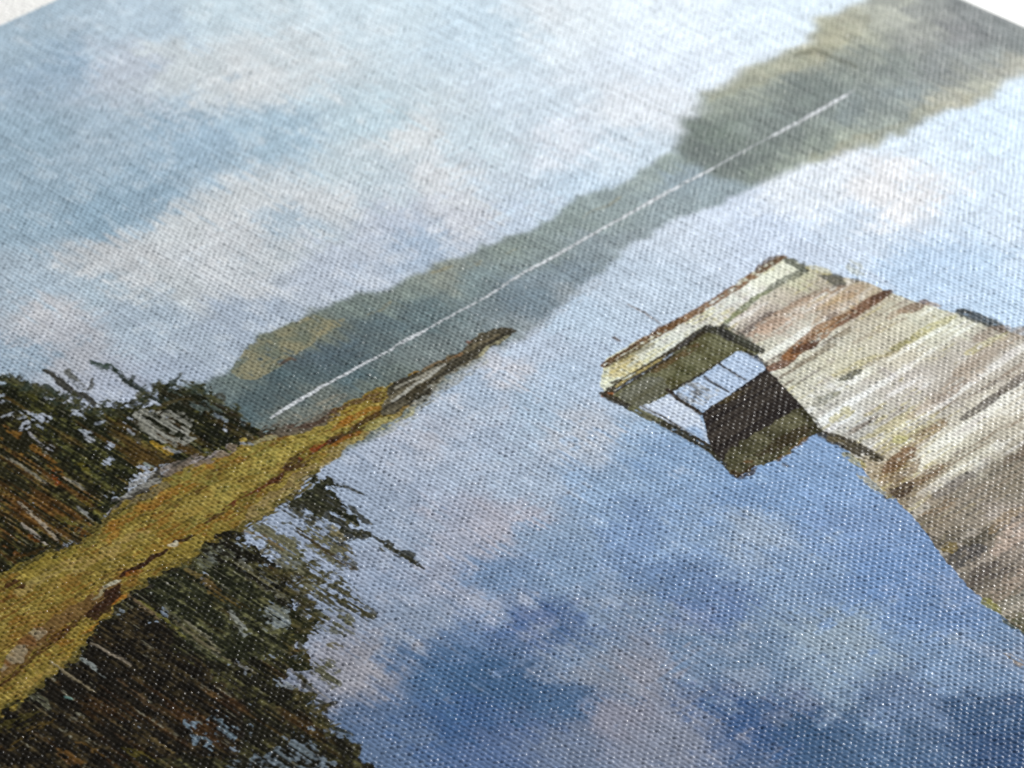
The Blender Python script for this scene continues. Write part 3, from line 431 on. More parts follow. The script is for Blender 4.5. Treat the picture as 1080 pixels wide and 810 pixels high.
# hanging branch below the spit
foliage(M("-24.50,1.26 -23.28,1.53 -21.78,1.52 -20.48,1.53 -20.45,0.18 -21.14,-1.01 -21.72,-2.30 -22.83,-3.03 -22.64,-3.96 -22.70,-5.38 -23.09,-6.45 -24.34,-6.65 -24.92,-5.69 -24.37,-4.42 -24.38,-3.31 -24.51,-2.08 -24.45,-0.65 -25.36,-0.47"), REFL, C(38, 40, 28), C(72, 72, 52), C(72, 66, 40), None, .45)
for q, w in [("-23.92,-0.07 -24.00,-2.22 -24.08,-4.35 -23.96,-5.57 -23.26,-6.64", .7), ("-23.28,-6.44 -23.36,-7.64 -23.52,-8.92 -23.44,-9.73 -23.50,-11.11 -23.49,-12.20 -23.44,-13.14", .42), ("-23.32,-8.04 -23.13,-8.96 -23.29,-9.34", .9), ("-23.34,-9.84 -23.22,-11.04 -23.35,-11.62", .9), ("-23.46,-11.51 -23.38,-12.31", .7), ("-20.48,1.53 -20.41,-0.24 -19.91,-2.45", .4), ("-25.80,-4.81 -25.01,-4.88 -24.64,-5.61", .7), ("-25.32,-5.66 -24.38,-6.24 -23.37,-6.53", .8), ("-21.97,-2.79 -22.34,-5.00 -22.35,-5.91", .6), ("-25.12,-1.82 -25.15,-2.53", .5), ("-26.15,-6.09 -25.89,-6.71", .5), ("-24.80,0.82 -24.60,-0.12 -25.36,-0.47", 1.0), ("-22.11,0.72 -22.60,-1.41 -22.94,-2.92", .9), ("-24.13,-8.67 -24.16,-9.36", .4)]:
    lay(stroke(M(q), w, .25, .3, .5, dry=.12), C(48, 48, 36), .92, REFL)
lay(stroke(M("-24.80,-3.98 -25.78,-5.92 -26.53,-8.05"), .9, .5, .4, dry=.55), C(120, 112, 80), .7)

# --- weathered dock
deck = M("7.37,-3.79 8.44,-3.23 11.86,-3.17 15.55,-3.35 19.17,-3.42 22.95,-3.38 27.00,-3.13 30.99,-2.99 31.59,-3.59 31.62,-5.83 32.25,-8.66 33.33,-11.07 33.54,-13.67 33.97,-16.04 34.52,-18.31 35.42,-21.35 36.15,-25.04 37.68,-30.15 47.43,-60.88 -5.86,-127.50 -0.66,-85.31 3.33,-56.37 3.99,-52.80 4.69,-49.54 5.58,-45.88 6.63,-43.04 7.87,-40.52 9.22,-37.68 10.35,-34.38 10.99,-31.27 12.40,-28.50 13.26,-25.13 13.30,-23.61 15.07,-19.28 16.05,-16.25 17.07,-13.81 18.33,-11.80 17.94,-10.16 19.18,-7.02 18.29,-5.92 14.43,-6.20 9.80,-6.46 4.30,-7.17 5.08,-5.75")
p, c = swatches('''7.94,-5.40:208,206,178; 10.06,-5.09:214,211,188; 13.93,-4.86:220,219,202; 21.60,-4.60:220,219,204; 29.02,-4.74:206,202,172; 29.98,-6.15:190,184,150; 21.92,-7.69:196,184,166; 27.73,-10.37:182,166,146; 22.54,-9.37:190,174,156; 28.95,-13.73:186,172,146; 30.61,-8.97:178,166,146; 23.77,-12.72:208,203,184; 19.82,-12.90:206,200,178; 22.20,-17.37:202,194,166; 30.74,-17.67:204,196,170; 27.36,-20.53:202,192,168; 31.93,-19.93:206,202,178; 32.42,-12.96:176,158,130; 20.10,-21.35:204,198,184; 18.88,-18.10:208,202,178; 16.90,-24.10:200,196,184; 20.23,-25.49:198,190,172; 26.92,-26.23:186,176,160; 31.45,-26.73:186,176,160; 24.62,-23.91:196,186,172; 26.49,-31.82:200,190,168; 18.33,-33.35:206,198,174; 24.89,-34.16:198,188,166; 11.43,-33.98:150,132,104; 12.91,-31.70:160,142,112; 15.61,-32.52:190,178,150; 16.40,-39.01:158,148,132; 14.20,-36.78:164,152,134; 9.08,-39.01:116,106,90; 9.97,-36.23:132,118,96; 10.26,-42.03:104,97,84; 11.44,-45.04:166,150,138; 14.26,-44.25:176,160,148; 5.92,-46.58:108,98,88; 7.27,-43.51:96,90,82; 5.60,-49.76:112,104,80; 8.93,-46.09:150,136,124; 19.10,-39.85:140,130,112; 22.80,-37.88:136,126,108; 22.36,-41.26:140,130,112; 10.20,-50.92:150,138,126; 30.43,-33.82:196,186,166''')
F = swatch_field(p, c, power=4.0, warp=1.6)
sl, m = region(deck, 0.08, 0.08)
F2 = F[sl] * np.array((0.94, 1.0, 1.10), np.float32) * np.exp(0.05 * hfine[sl] + 0.06 * hstr[sl] + 0.13 * hlong[sl] + 0.06 * blob[sl])[..., None]
for c_, tex, th, op in [((228, 228, 222), 0.9 * hlong + 0.3 * hstr + 0.2 * blob, .3, .5), ((112, 88, 64), 0.35 * hfine - 0.9 * hlong + 0.4 * hstr + 0.3 * big, .66, .55), ((176, 168, 158), 0.8 * hstr - 0.5 * blob2, .45, .6), ((70, 62, 52), 0.9 * hstr - 0.6 * hlong - 0.2 * blob, .95, .5), ((190, 178, 120), 0.7 * hfine2 - 0.6 * big + 0.3 * speck, .6, .5)]:
    a_ = (np.clip((tex[sl] - th) * 3.5, 0, 1) * op)[..., None]
    F2 = F2 * (1 - a_) + (0.5 * C(*c_) + 0.5 * F2 * (C(*c_) / C(190, 182, 165))) * a_
ink[sl] = ink[sl] * (1 - m[..., None]) + F2 * m[..., None]
label[sl][m > 0.5] = DECK
for q, c_, w, op, dr in [
    ("7.47,-3.69 11.32,-3.68 15.23,-3.66 20.09,-3.71 25.26,-3.56 31.47,-3.47", (112, 78, 44), .62, .9, .1), ("7.59,-3.81 10.22,-3.80 13.67,-3.97", (78, 58, 36), .7, .8, .2), ("14.21,-3.47 15.84,-3.65 17.25,-3.60", (96, 66, 34), .8, .7, .2), ("28.05,-3.32 30.22,-3.10 31.47,-3.47", (92, 72, 52), .8, .8, .1), ("8.59,-4.21 11.03,-4.41 13.03,-4.57", (96, 86, 56), .5, .6, .3), ("7.33,-5.19 8.88,-5.53 9.95,-4.97", (180, 158, 84), 1.6, .5, .3),
    ("19.68,-6.90 22.23,-6.51 25.09,-5.98 26.48,-6.09", (96, 108, 64), .5, .75, .2), ("26.36,-5.97 28.92,-5.95 31.27,-6.14", (100, 104, 92), .6, .8, .15), ("31.24,-3.90 31.37,-5.15 31.15,-6.24", (78, 82, 72), .9, .9, .1), ("31.65,-7.84 32.01,-8.86 31.45,-10.25", (84, 84, 76), 1.0, .9, .15), ("31.68,-10.05 30.39,-10.05 29.69,-9.77", (98, 90, 84), .6, .8, .2), ("31.74,-5.96 31.99,-6.87 32.24,-8.00", (186, 178, 130), .7, .6, .2), ("32.74,-10.25 33.21,-10.73", (80, 74, 66), .5, .7, .1), 
    ("19.13,-9.08 21.28,-8.94 23.55,-8.70 24.13,-8.86", (98, 86, 80), .6, .8, .15), ("19.61,-9.77 21.75,-9.63 24.15,-9.73", (116, 102, 94), .5, .7, .25), ("23.90,-9.05 27.35,-9.13 30.27,-9.49", (140, 122, 108), .5, .6, .25), ("20.85,-9.77 25.64,-9.97 30.05,-10.57 32.22,-11.47", (172, 146, 122), 1.6, .45, .3), ("18.88,-9.87 20.98,-10.32 23.94,-10.36", (170, 146, 128), 1.4, .5, .3),
    ("16.64,-14.20 18.53,-14.48 20.31,-14.22 22.56,-14.01", (104, 66, 42), .9, .9, .15), ("19.53,-14.26 22.44,-13.89 25.38,-13.52 27.33,-13.37", (128, 88, 52), 1.2, .75, .25), ("21.78,-14.47 22.79,-14.24", (66, 52, 44), .8, .8, .1), ("20.65,-14.15 22.00,-14.27 23.24,-14.28", (84, 60, 46), .7, .8, .2), ("26.08,-13.79 28.95,-13.73 31.50,-13.75 33.48,-13.82", (106, 72, 50), .9, .85, .15), ("24.35,-13.31 27.77,-12.54 31.00,-11.96", (160, 130, 96), 1.6, .4, .3),
    ("19.24,-15.61 21.04,-15.78 22.94,-15.64 25.09,-15.31 26.68,-15.25", (126, 116, 98), .5, .7, .2), ("26.51,-12.54 27.77,-12.54", (116, 102, 92), .5, .7, .1), ("31.73,-13.55 32.90,-13.88 33.83,-13.97", (80, 58, 46), .7, .8, .1), ("31.89,-16.71 33.05,-17.04 34.69,-17.19", (110, 84, 66), .8, .75, .15), ("34.57,-17.51 34.93,-18.51", (146, 118, 84), .5, .7, .2), ("30.09,-16.59 32.12,-16.52 32.47,-17.31", (150, 130, 110), .5, .55, .2), ("25.35,-16.83 28.67,-17.26 31.55,-17.65", (150, 138, 120), .4, .5, .3),
    ("20.46,-18.88 23.21,-19.21 26.16,-19.93 28.37,-19.89", (186, 178, 128), .6, .5, .4), ("28.61,-20.13 30.55,-20.01 32.34,-20.13 34.54,-20.46", (170, 164, 104), .6, .6, .38), ("25.99,-19.97 28.03,-19.96 29.63,-19.91", (126, 122, 80), .4, .7, .2), ("22.05,-19.67 24.81,-20.01 27.07,-20.24", (140, 128, 104), .4, .5, .3), ("20.27,-19.70 21.38,-19.82 22.61,-19.84", (86, 86, 72), .6, .85, .1), ("16.65,-20.27 17.54,-20.77 18.87,-20.91", (112, 112, 94), .6, .7, .2), ("15.78,-20.59 17.00,-21.03", (130, 128, 108), .5, .6, .2), ("15.23,-23.21 16.76,-23.17 17.96,-23.19", (182, 175, 118), .8, .55, .38),
    ("35.41,-20.28 35.66,-21.38 36.01,-22.59 36.14,-23.98 35.92,-25.02", (62, 66, 66), .95, .9, .08), ("35.65,-20.09 36.12,-21.21", (52, 56, 56), .5, .8, .1), ("33.02,-24.18 35.16,-24.25 36.61,-24.88", (130, 114, 100), .9, .6, .2), ("30.97,-25.01 33.26,-25.26 36.04,-25.56", (168, 160, 108), .7, .6, .38), ("28.05,-26.36 31.90,-26.37 35.93,-26.28 38.25,-26.54", (160, 146, 130), 1.2, .55, .25), ("36.04,-25.56 37.66,-25.94", (120, 110, 100), .8, .6, .2), 
    ("20.30,-27.55 24.16,-27.47 26.94,-27.27 30.33,-27.65", (172, 156, 138), .9, .5, .3), ("23.04,-30.91 25.13,-30.85 27.13,-30.88 28.58,-30.75", (82, 76, 72), .6, .8, .15), ("28.25,-30.81 30.49,-30.66 32.99,-30.75", (96, 88, 82), .6, .8, .2), ("23.33,-27.63 25.89,-27.61 27.85,-27.58", (130, 116, 104), .5, .5, .3), ("30.37,-29.72 33.09,-29.62", (140, 126, 112), .8, .5, .3), ("17.97,-29.51 20.65,-29.87 22.57,-29.84", (120, 104, 82), .5, .65, .25), ("11.34,-32.00 15.32,-30.70 18.82,-30.36 21.64,-30.09", (136, 112, 80), .8, .6, .25), ("12.84,-31.25 15.12,-30.87 16.83,-30.68", (110, 82, 56), 1.0, .75, .2), ("12.21,-32.50 14.53,-32.19 16.33,-31.72", (116, 94, 62), 1.0, .7, .25),
    ("13.10,-23.79 13.26,-25.13 13.54,-26.58 13.61,-28.19 13.89,-29.63", (58, 52, 38), 1.1, .92, .1), ("12.38,-26.95 12.14,-28.62 12.17,-29.43", (160, 152, 100), .6, .7, .2), ("13.02,-24.49 13.41,-26.06", (96, 88, 66), .5, .8, .2), ("10.26,-33.54 11.32,-33.87 12.80,-33.86", (66, 52, 42), .9, .85, .1), ("12.80,-33.86 15.14,-33.95 16.63,-33.94", (120, 100, 78), .7, .65, .25), ("10.97,-29.73 10.56,-32.15 10.28,-33.93", (170, 158, 110), .6, .6, .3), ("16.71,-29.01 17.69,-29.22", (176, 174, 110), .9, .55, .25), ("11.86,-36.28 14.40,-36.61 16.84,-36.63", (140, 128, 112), .8, .6, .25)]:
    lay(stroke(M(q), w * 1.45, .12, .10, .5, dry=dr * .7), C(*c_), op)
# worn grey boards in the near corner
mix(region(M("12.38,-36.25 14.94,-36.77 17.71,-36.93 21.04,-36.86 23.87,-37.03 46.48,-41.95 23.95,-110.22 -0.66,-85.31 3.33,-56.37 4.09,-52.72 4.92,-48.38 6.20,-44.39 7.46,-41.36 9.42,-37.51"), .4, .25), C(104, 98, 86), C(150, 140, 124), hstr, -.55, .45, .55)
for q, c_, w, op, dr in [("12.80,-36.30 15.23,-36.32 17.58,-36.42", (104, 101, 98), 1.6, .6, .3), ("15.12,-36.21 17.15,-36.37 19.51,-36.47", (114, 108, 102), 1.0, .5, .35), ("20.63,-37.60 23.44,-37.37 25.85,-37.48", (104, 92, 80), 1.2, .6, .25), ("7.89,-41.80 9.24,-42.08", (112, 96, 44), 1.4, .75, .25), ("7.09,-43.15 8.49,-43.49 10.54,-43.40", (66, 66, 68), 1.8, .75, .25), ("10.07,-42.19 11.53,-42.59 12.77,-42.38", (66, 62, 50), 1.4, .65, .3), ("6.48,-45.74 8.20,-45.70 9.47,-46.63", (74, 68, 66), 2.0, .65, .3),
                         ("10.90,-44.49 13.38,-44.46 15.88,-44.43", (182, 164, 150), 2.4, .6, .3), ("6.03,-48.45 8.84,-48.12 11.09,-48.27", (160, 144, 130), 2.0, .5, .3), ("5.09,-47.85 4.96,-49.12 4.82,-50.01", (130, 128, 72), 1.0, .8, .2), ("4.46,-50.69 4.28,-52.57 3.94,-53.60", (74, 76, 46), 1.2, .8, .2), ("4.42,-51.68 6.24,-52.15", (88, 88, 70), 1.2, .7, .3), ("12.57,-42.54 14.65,-42.44 16.56,-42.90", (150, 130, 100), 1.2, .5, .3), ("15.58,-39.68 17.92,-39.79 19.86,-40.25", (122, 112, 94), 1.4, .5, .3),
                         ("10.02,-37.21 11.82,-37.73 14.14,-37.84", (136, 116, 92), 1.0, .6, .3), ("0.90,-53.57 1.07,-54.76 0.83,-55.53", (160, 140, 110), .5, .6, .3)]:
    lay(stroke(M(q), w, .3, .25, .5, dry=dr), C(*c_), op)

# end frame of the dock: beam, brace, shaded underside and the sky seen through it
mix(region(M("4.19,-7.26 6.13,-7.22 10.48,-6.95 14.45,-6.63 18.02,-6.06 19.52,-6.94 19.03,-9.39 18.56,-12.04 17.22,-11.91 17.39,-10.43 15.50,-10.59 12.63,-10.76 10.44,-10.77 8.37,-10.69 6.64,-10.54 5.11,-10.19 4.52,-9.19"), .03, .05), C(80, 78, 50), C(104, 104, 78), blob2, -.5, .5, 1, POST)
mix(region(M("5.62,-7.70 8.75,-7.44 9.69,-8.80 8.58,-10.50 6.64,-10.54 5.11,-10.19 4.81,-8.69"), .3, .2), C(112, 114, 104), C(92, 92, 76), hstr, -.5, .5, .7)
for q, c_, w, op, dr in [("4.39,-6.86 7.09,-6.77 10.69,-6.75 14.67,-6.43 18.47,-6.10", (48, 41, 28), 1.0, .95, .05), ("6.18,-6.05 7.40,-6.47 11.01,-6.45 13.77,-6.36", (60, 54, 40), .6, .9, .1), ("6.00,-6.68 8.71,-6.58 12.12,-6.55", (176, 160, 104), .3, .7, .2), ("9.96,-7.44 12.49,-7.54 15.54,-7.32", (84, 64, 36), .8, .7, .25), ("17.91,-6.16 18.51,-7.40 18.59,-9.57 18.78,-11.84", (54, 54, 46), 1.2, .92, .1), ("19.41,-7.04 19.17,-8.49 18.95,-10.36", (70, 72, 62), .9, .8, .2), ("19.05,-6.69 18.75,-7.64 18.22,-8.79", (40, 40, 38), 1.0, .8, .1), ("8.58,-10.50 10.65,-10.58 12.74,-10.66 15.94,-10.63", (44, 40, 34), .3, .9, .05), ("10.59,-9.30 12.68,-9.38", (70, 72, 44), 1.0, .6, .3), ("4.17,-6.84 4.83,-7.11", (140, 84, 40), .7, .9, 0)]:
    lay(stroke(M(q), w, .03, .05, .3, dry=dr), C(*c_), op, POST)
mix(region(M("8.76,-10.88 10.44,-10.77 12.63,-10.76 15.50,-10.59 17.39,-10.43 17.78,-12.07 17.07,-14.03 15.42,-14.19 13.12,-14.28 10.62,-14.57 8.68,-14.59 8.64,-13.76"), .03, .05), C(178, 196, 220), C(160, 180, 206), hstr, -.5, .5, 1, SKY)
mix(region(M("9.04,-10.96 10.88,-10.81 11.69,-11.62 11.65,-13.20 10.38,-13.92 8.98,-14.10 8.91,-12.84"), .3, .3), C(184, 190, 196), C(92, 90, 84), fin1 + 0.6 * speck, -.1, .7, .8, None, .2)
for q, w, op in [("14.77,-10.47 14.67,-12.00 14.54,-14.10", .28, .95), ("12.32,-11.05 12.17,-12.72 12.12,-14.09", .35, .9), ("17.75,-11.21 17.80,-12.50 17.40,-13.74", .5, .8)]:
    lay(stroke(M(q), w, .06, .06, .3), C(52, 48, 48), op, POST)
mix(region(M("5.27,-10.15 6.85,-10.55 8.27,-10.79 8.25,-12.57 7.93,-14.63 6.63,-16.46 5.10,-18.62 5.11,-17.85 5.18,-15.19 5.14,-12.59 5.04,-10.92"), .08, .08), C(196, 207, 222), C(186, 198, 216), hstr, -.4, .4, 1, SKY)
lay(region(M("5.28,-15.09 6.68,-15.33 6.43,-16.65 5.10,-18.62 5.10,-17.65"), .3, .2, 3), C(146, 172, 204), .9)
for q, c_, w, op, dr in [("4.37,-6.65 4.47,-8.34 4.69,-10.36", (54, 50, 40), .8, .95, .02), ("4.67,-9.94 4.70,-12.34 4.78,-13.81", (98, 98, 74), .9, .98, .02), ("4.75,-13.39 4.87,-15.47 4.99,-17.53 4.99,-19.47", (50, 48, 36), 1.0, .98, .02), ("5.43,-10.11 5.47,-12.73 5.38,-15.00 5.25,-18.38", (56, 50, 40), .25, .9, .02), ("4.59,-10.46 4.49,-12.53 4.45,-13.67", (70, 68, 52), .25, .8, .05), ("5.06,-18.77 4.73,-20.36 4.10,-22.21", (46, 44, 30), 1.2, .98, .02), ("8.67,-10.19 8.43,-11.75 8.28,-13.20 8.14,-14.65", (52, 44, 34), .5, .98, 0)]:
    lay(stroke(M(q), w, .06, .08, .1, dry=dr), C(*c_), op, POST)
panel = M("8.20,-14.70 9.32,-14.45 11.71,-14.47 14.32,-14.29 17.07,-14.03 16.18,-16.78 15.10,-19.90 13.30,-23.61 11.90,-23.36 10.08,-23.46 8.82,-23.73 7.00,-23.43 5.71,-22.89 3.72,-22.97 3.78,-22.07 4.41,-20.43 4.86,-18.95 6.13,-17.14")
mix(region(panel, .03, .05), C(36, 31, 30), C(62, 56, 50), hstr, -.6, .8, 1, POST)
mix(region(M("15.10,-19.90 13.30,-23.61 11.90,-23.36 10.08,-23.46 8.82,-23.73 7.00,-23.43 5.71,-22.89 3.72,-22.97 3.78,-22.07 4.41,-20.43 5.95,-19.67 8.41,-19.83 11.25,-19.97 13.47,-19.84"), .2, .2), C(60, 58, 38), C(96, 94, 70), blob2, -.6, .6, .95)
for q, c_, w, op, dr in [("7.14,-22.03 10.45,-22.28 13.36,-22.50", (48, 38, 22), 1.3, .75, .25), ("4.97,-20.99 6.78,-21.28 8.43,-21.41", (66, 66, 44), 1.2, .7, .3), ("3.89,-22.18 3.93,-22.99 5.61,-22.98", (58, 42, 24), .8, .8, .2), ("5.55,-21.96 6.10,-22.32", (96, 64, 34), .4, .6, .2), ("7.65,-23.70 9.77,-23.53 11.90,-23.36", (104, 80, 36), .4, .8, .2), ("7.79,-24.22 7.55,-24.75", (90, 78, 60), .5, .8, .1), ("10.62,-14.57 12.10,-14.87 13.80,-14.98", (84, 72, 36), .8, .45, .4), ("14.89,-20.09 13.99,-21.95 13.19,-23.50", (44, 42, 26), .9, .7, .2)]:
    lay(stroke(M(q), w, .15, .15, .4, dry=dr), C(*c_), op, POST)
# reflections of thin mooring lines beside the dock
lay(stroke(M("15.88,1.41 15.99,-0.20 15.83,-1.73 15.76,-2.93"), .22, .06, .06, .5, .05), C(104, 88, 78), .85)
lay(stroke(M("11.22,-1.27 11.24,-1.71 11.26,-2.15"), .35, .06, .06, .5), C(104, 88, 78), .8)
lay(stroke(M("34.96,-8.11 34.49,-8.96 33.79,-10.01"), 1.3, .3, .3, .5, .3), C(176, 182, 176), .7)
lay(stroke(M("0.83,-54.01 0.62,-55.31 0.59,-56.29"), .35, .2, .2, .5, .3), C(130, 120, 110), .8)

# --- bare canvas above the top of the print, dark selvedge of ink at the right edge
TOP = 78.95
row = gy > TOP
ink[row] = C(236, 236, 234)
label[row] = MARGIN

# ------------------------------------------------------------------ the woven canvas: real threads, one mesh per printed part
PX_, PY_ = 0.435, 0.31                       # thread spacing in mm
SX, SY = 6, 5                               # vertices per thread
XL, XR, YB, YT = -85.5, 78.6, -80.0, 92.0    # edges of the canvas face
ncx = int((XR - XL) / PX_); ncy = int((YT - YB) / PY_)
XL = XR - ncx * PX_; YT = YB + ncy * PY_
vx = (XL + PX_ / SX * np.arange(ncx * SX + 1)).astype(np.float32)
vy = (YB + PY_ / SY * np.arange(ncy * SY + 1)).astype(np.float32)


def lattice(n, seed, s):
    r = np.random.RandomState(seed)
    return r.randn(n).astype(np.float32) * s


# slow drifting of the threads, so that rows are never quite straight
dX = 0.055 * vnoise(1.8, 7.0, 21, 2, vx, vy) + 0.05 * vnoise(.6, 1.1, 22, 1, vx, vy)
dY = 0.06 * vnoise(6.0, 1.2, 23, 2, vx, vy) + 0.045 * vnoise(1.1, .6, 24, 1, vx, vy)
U = (vx[None, :] - XL + dX) / PX_
V = (vy[:, None] - YB + dY) / PY_
i_ = np.floor(U).astype(np.int32); j_ = np.floor(V).astype(np.int32)
u = U - i_ - 0.5; v = V - j_ - 0.5
# threads running up the picture (columns i) and across it (rows j) swap over and under
rc = np.random.RandomState(31)
col_r = (1 + 0.06 * rc.randn(ncx + 8)).astype(np.float32)[np.clip(i_ + 3, 0, ncx + 7)]
row_r = (1 + 0.10 * rc.randn(ncy + 8)).astype(np.float32)[np.clip(j_ + 3, 0, ncy + 7)]
cell_r = rc.randn(ncy + 8, ncx + 8).astype(np.float32)[np.clip(j_ + 3, 0, ncy + 7), np.clip(i_ + 3, 0, ncx + 7)]
par = ((i_ + j_) % 2 * 2 - 1).astype(np.float32)           # +1: column thread on top here
wave_c = par * np.cos(np.pi * v)                           # column thread height along its own run
wave_r = -par * np.cos(np.pi * u)
prof_c = np.sqrt(np.clip(1 - (u / 0.56) ** 2, 0, 1))
prof_r = np.sqrt(np.clip(1 - (v / 0.56) ** 2, 0, 1))
A_C, A_R, R_C, R_R = 0.042, 0.034, 0.134, 0.062
hc = A_C * wave_c + R_C * prof_c * col_r
hr = A_R * wave_r + R_R * prof_r * row_r
k_ = 0.022                                                # varnish fills the crotches: smooth maximum
Hm = np.maximum(hc, hr) + k_ * np.log1p(np.exp(-np.abs(hc - hr) / k_))
Hm = 0.092 + 0.020 * np.logaddexp(0, (Hm - 0.092) / 0.020)       # gesso floor between the threads
Hm += 0.014 * cell_r * np.clip(prof_c * prof_r, 0, 1)
Hm += 0.011 * vnoise(.20, .30, 25, 2, vx, vy) + 0.013 * vnoise(.7, 1.3, 28, 2, vx, vy) + 0.05 * vnoise(14, 14, 26, 2, vx, vy)
del hc, hr, prof_c, prof_r, wave_c, wave_r, u, v, U, V, par, cell_r, col_r, row_r

# lookup of ink and part for every vertex and face
fx = (vx - X0) / STEP; fy = (vy - Y0) / STEP
fx = np.clip(fx, 0, NX - 1.01); fy = np.clip(fy, 0, NY - 1.01)
ix = fx.astype(int); iy = fy.astype(int); tx = (fx - ix)[None, :, None].astype(np.float32); ty = (fy - iy)[:, None, None].astype(np.float32)
col = (ink[iy][:, ix] * (1 - tx) + ink[iy][:, ix + 1] * tx) * (1 - ty) + (ink[iy + 1][:, ix] * (1 - tx) + ink[iy + 1][:, ix + 1] * tx) * ty
# the ink lies unevenly on the thread crowns
col *= (1 + 0.07 * vnoise(.2, .3, 27, 1, vx, vy))[..., None]

nvx, nvy = len(vx), len(vy)
# fine threads where the picture is looked at, plain sheet further out
HULL = M("10.02,105.43 106.22,8.06 -13.03,-81.59 -81.26,-12.54")


def inside(pts, x, y):
    m = np.zeros(x.shape, bool)
    for a in range(len(pts)):
        xa, ya = pts[a]; xb, yb = pts[(a + 1) % len(pts)]
        m ^= ((ya > y) != (yb > y)) & (x < (xb - xa) * (y - ya) / (yb - ya + 1e-9) + xa)
    return m


ccx, ccy = np.meshgrid(XL + PX_ * (np.arange(ncx) + .5), YB + PY_ * (np.arange(ncy) + .5))
fine = inside(HULL, ccx, ccy)
fmask = np.repeat(np.repeat(fine, SY, 0), SX, 1)
jj, ii = np.nonzero(fmask)
q0 = jj * nvx + ii
quads = np.stack([q0, q0 + 1, q0 + 1 + nvx, q0 + nvx], 1)
lab_f = label[np.clip(((vy[jj] + PY_ / SY / 2 - Y0) / STEP).astype(int), 0, NY - 1), np.clip(((vx[ii] + PX_ / SX / 2 - X0) / STEP).astype(int), 0, NX - 1)]
cj, ci = np.nonzero(~fine)
q1 = cj * SY * nvx + ci * SX
quads_c = np.stack([q1, q1 + SX, q1 + SX + SY * nvx, q1 + SY * nvx], 1)
lab_c = label[np.clip(((vy[cj * SY] - Y0) / STEP).astype(int), 0, NY - 1), np.clip(((vx[ci * SX] - X0) / STEP).astype(int), 0, NX - 1)]
quads = np.concatenate([quads, quads_c]); lab_f = np.concatenate([lab_f, lab_c])
pos = np.empty((nvy, nvx, 3), np.float32)
pos[..., 0] = vx; pos[..., 1] = vy[:, None]; pos[..., 2] = Hm - 0.09
pos = pos.reshape(-1, 3) * MM
col = col.reshape(-1, 3)
print('canvas quads', len(quads))


def mesh_from(name, verts, faces, colours, material, parent=None, smooth=True):
    me = bpy.data.meshes.new(name)
    me.vertices.add(len(verts)); me.vertices.foreach_set('co', np.ascontiguousarray(verts, np.float32).ravel())
    nf = len(faces)
    me.loops.add(nf * 4); me.loops.foreach_set('vertex_index', np.ascontiguousarray(faces, np.int32).ravel())
    me.polygons.add(nf)
    me.polygons.foreach_set('loop_start', np.arange(0, nf * 4, 4, dtype=np.int32))
    me.polygons.foreach_set('loop_total', np.full(nf, 4, np.int32))
    me.polygons.foreach_set('use_smooth', np.full(nf, smooth, bool))
    me.update(calc_edges=True)
    if colours is not None:
        at = me.color_attributes.new('print', 'FLOAT_COLOR', 'POINT')
        rgba = np.ones((len(verts), 4), np.float32); rgba[:, :3] = np.clip(colours, 0, 1)
        at.data.foreach_set('color', rgba.ravel())
    me.materials.append(material)
    ob = bpy.data.objects.new(name, me)
    S.collection.objects.link(ob)
    ob.parent = parent
    return ob


def nodes_of(name):
    m = bpy.data.materials.new(name); m.use_nodes = True
    nt = m.node_tree
    return m, nt, nt.nodes['Principled BSDF']


def canvas_material():
    m, nt, b = nodes_of('varnished_printed_canvas')
    at = nt.nodes.new('ShaderNodeAttribute'); at.attribute_name = 'print'
    tc = nt.nodes.new('ShaderNodeTexCoord')
    n1 = nt.nodes.new('ShaderNodeTexNoise'); n1.inputs['Scale'].default_value = 5200; n1.inputs['Detail'].default_value = 2
    nt.links.new(tc.outputs['Object'], n1.inputs['Vector'])
    bump = nt.nodes.new('ShaderNodeBump'); bump.inputs['Strength'].default_value = 0.6; bump.inputs['Distance'].default_value = 0.00005
    nt.links.new(n1.outputs['Fac'], bump.inputs['Height'])
    nt.links.new(at.outputs['Color'], b.inputs['Base Color'])
    # the varnish is brushed on unevenly: thicker, glossier patches a millimetre or so wide
    n2 = nt.nodes.new('ShaderNodeTexNoise'); n2.inputs['Scale'].default_value = 800; n2.inputs['Detail'].default_value = 3
    nt.links.new(tc.outputs['Object'], n2.inputs['Vector'])
    mr = nt.nodes.new('ShaderNodeMapRange')
    mr.inputs['From Min'].default_value = 0.46; mr.inputs['From Max'].default_value = 0.68
    mr.inputs['To Min'].default_value = 0.0; mr.inputs['To Max'].default_value = 0.16
    nt.links.new(n2.outputs['Fac'], mr.inputs['Value']); nt.links.new(mr.outputs['Result'], b.inputs['Coat Weight'])
    b.inputs['Roughness'].default_value = 0.38
    b.inputs['Specular IOR Level'].default_value = 0.065
    b.inputs['Coat Weight'].default_value = 0.18
    b.inputs['Coat Roughness'].default_value = 0.18
    nt.links.new(bump.outputs['Normal'], b.inputs['Normal'])
    nt.links.new(bump.outputs['Normal'], b.inputs['Coat Normal'])
    return m


canvas_mat = canvas_material()
root = bpy.data.objects.new('canvas_print', None)
S.collection.objects.link(root)
root.empty_display_size = 0.02
root['label'] = 'stretched canvas print of a calm lake with dock and reed bank, lying on white table'
root['category'] = 'canvas print'

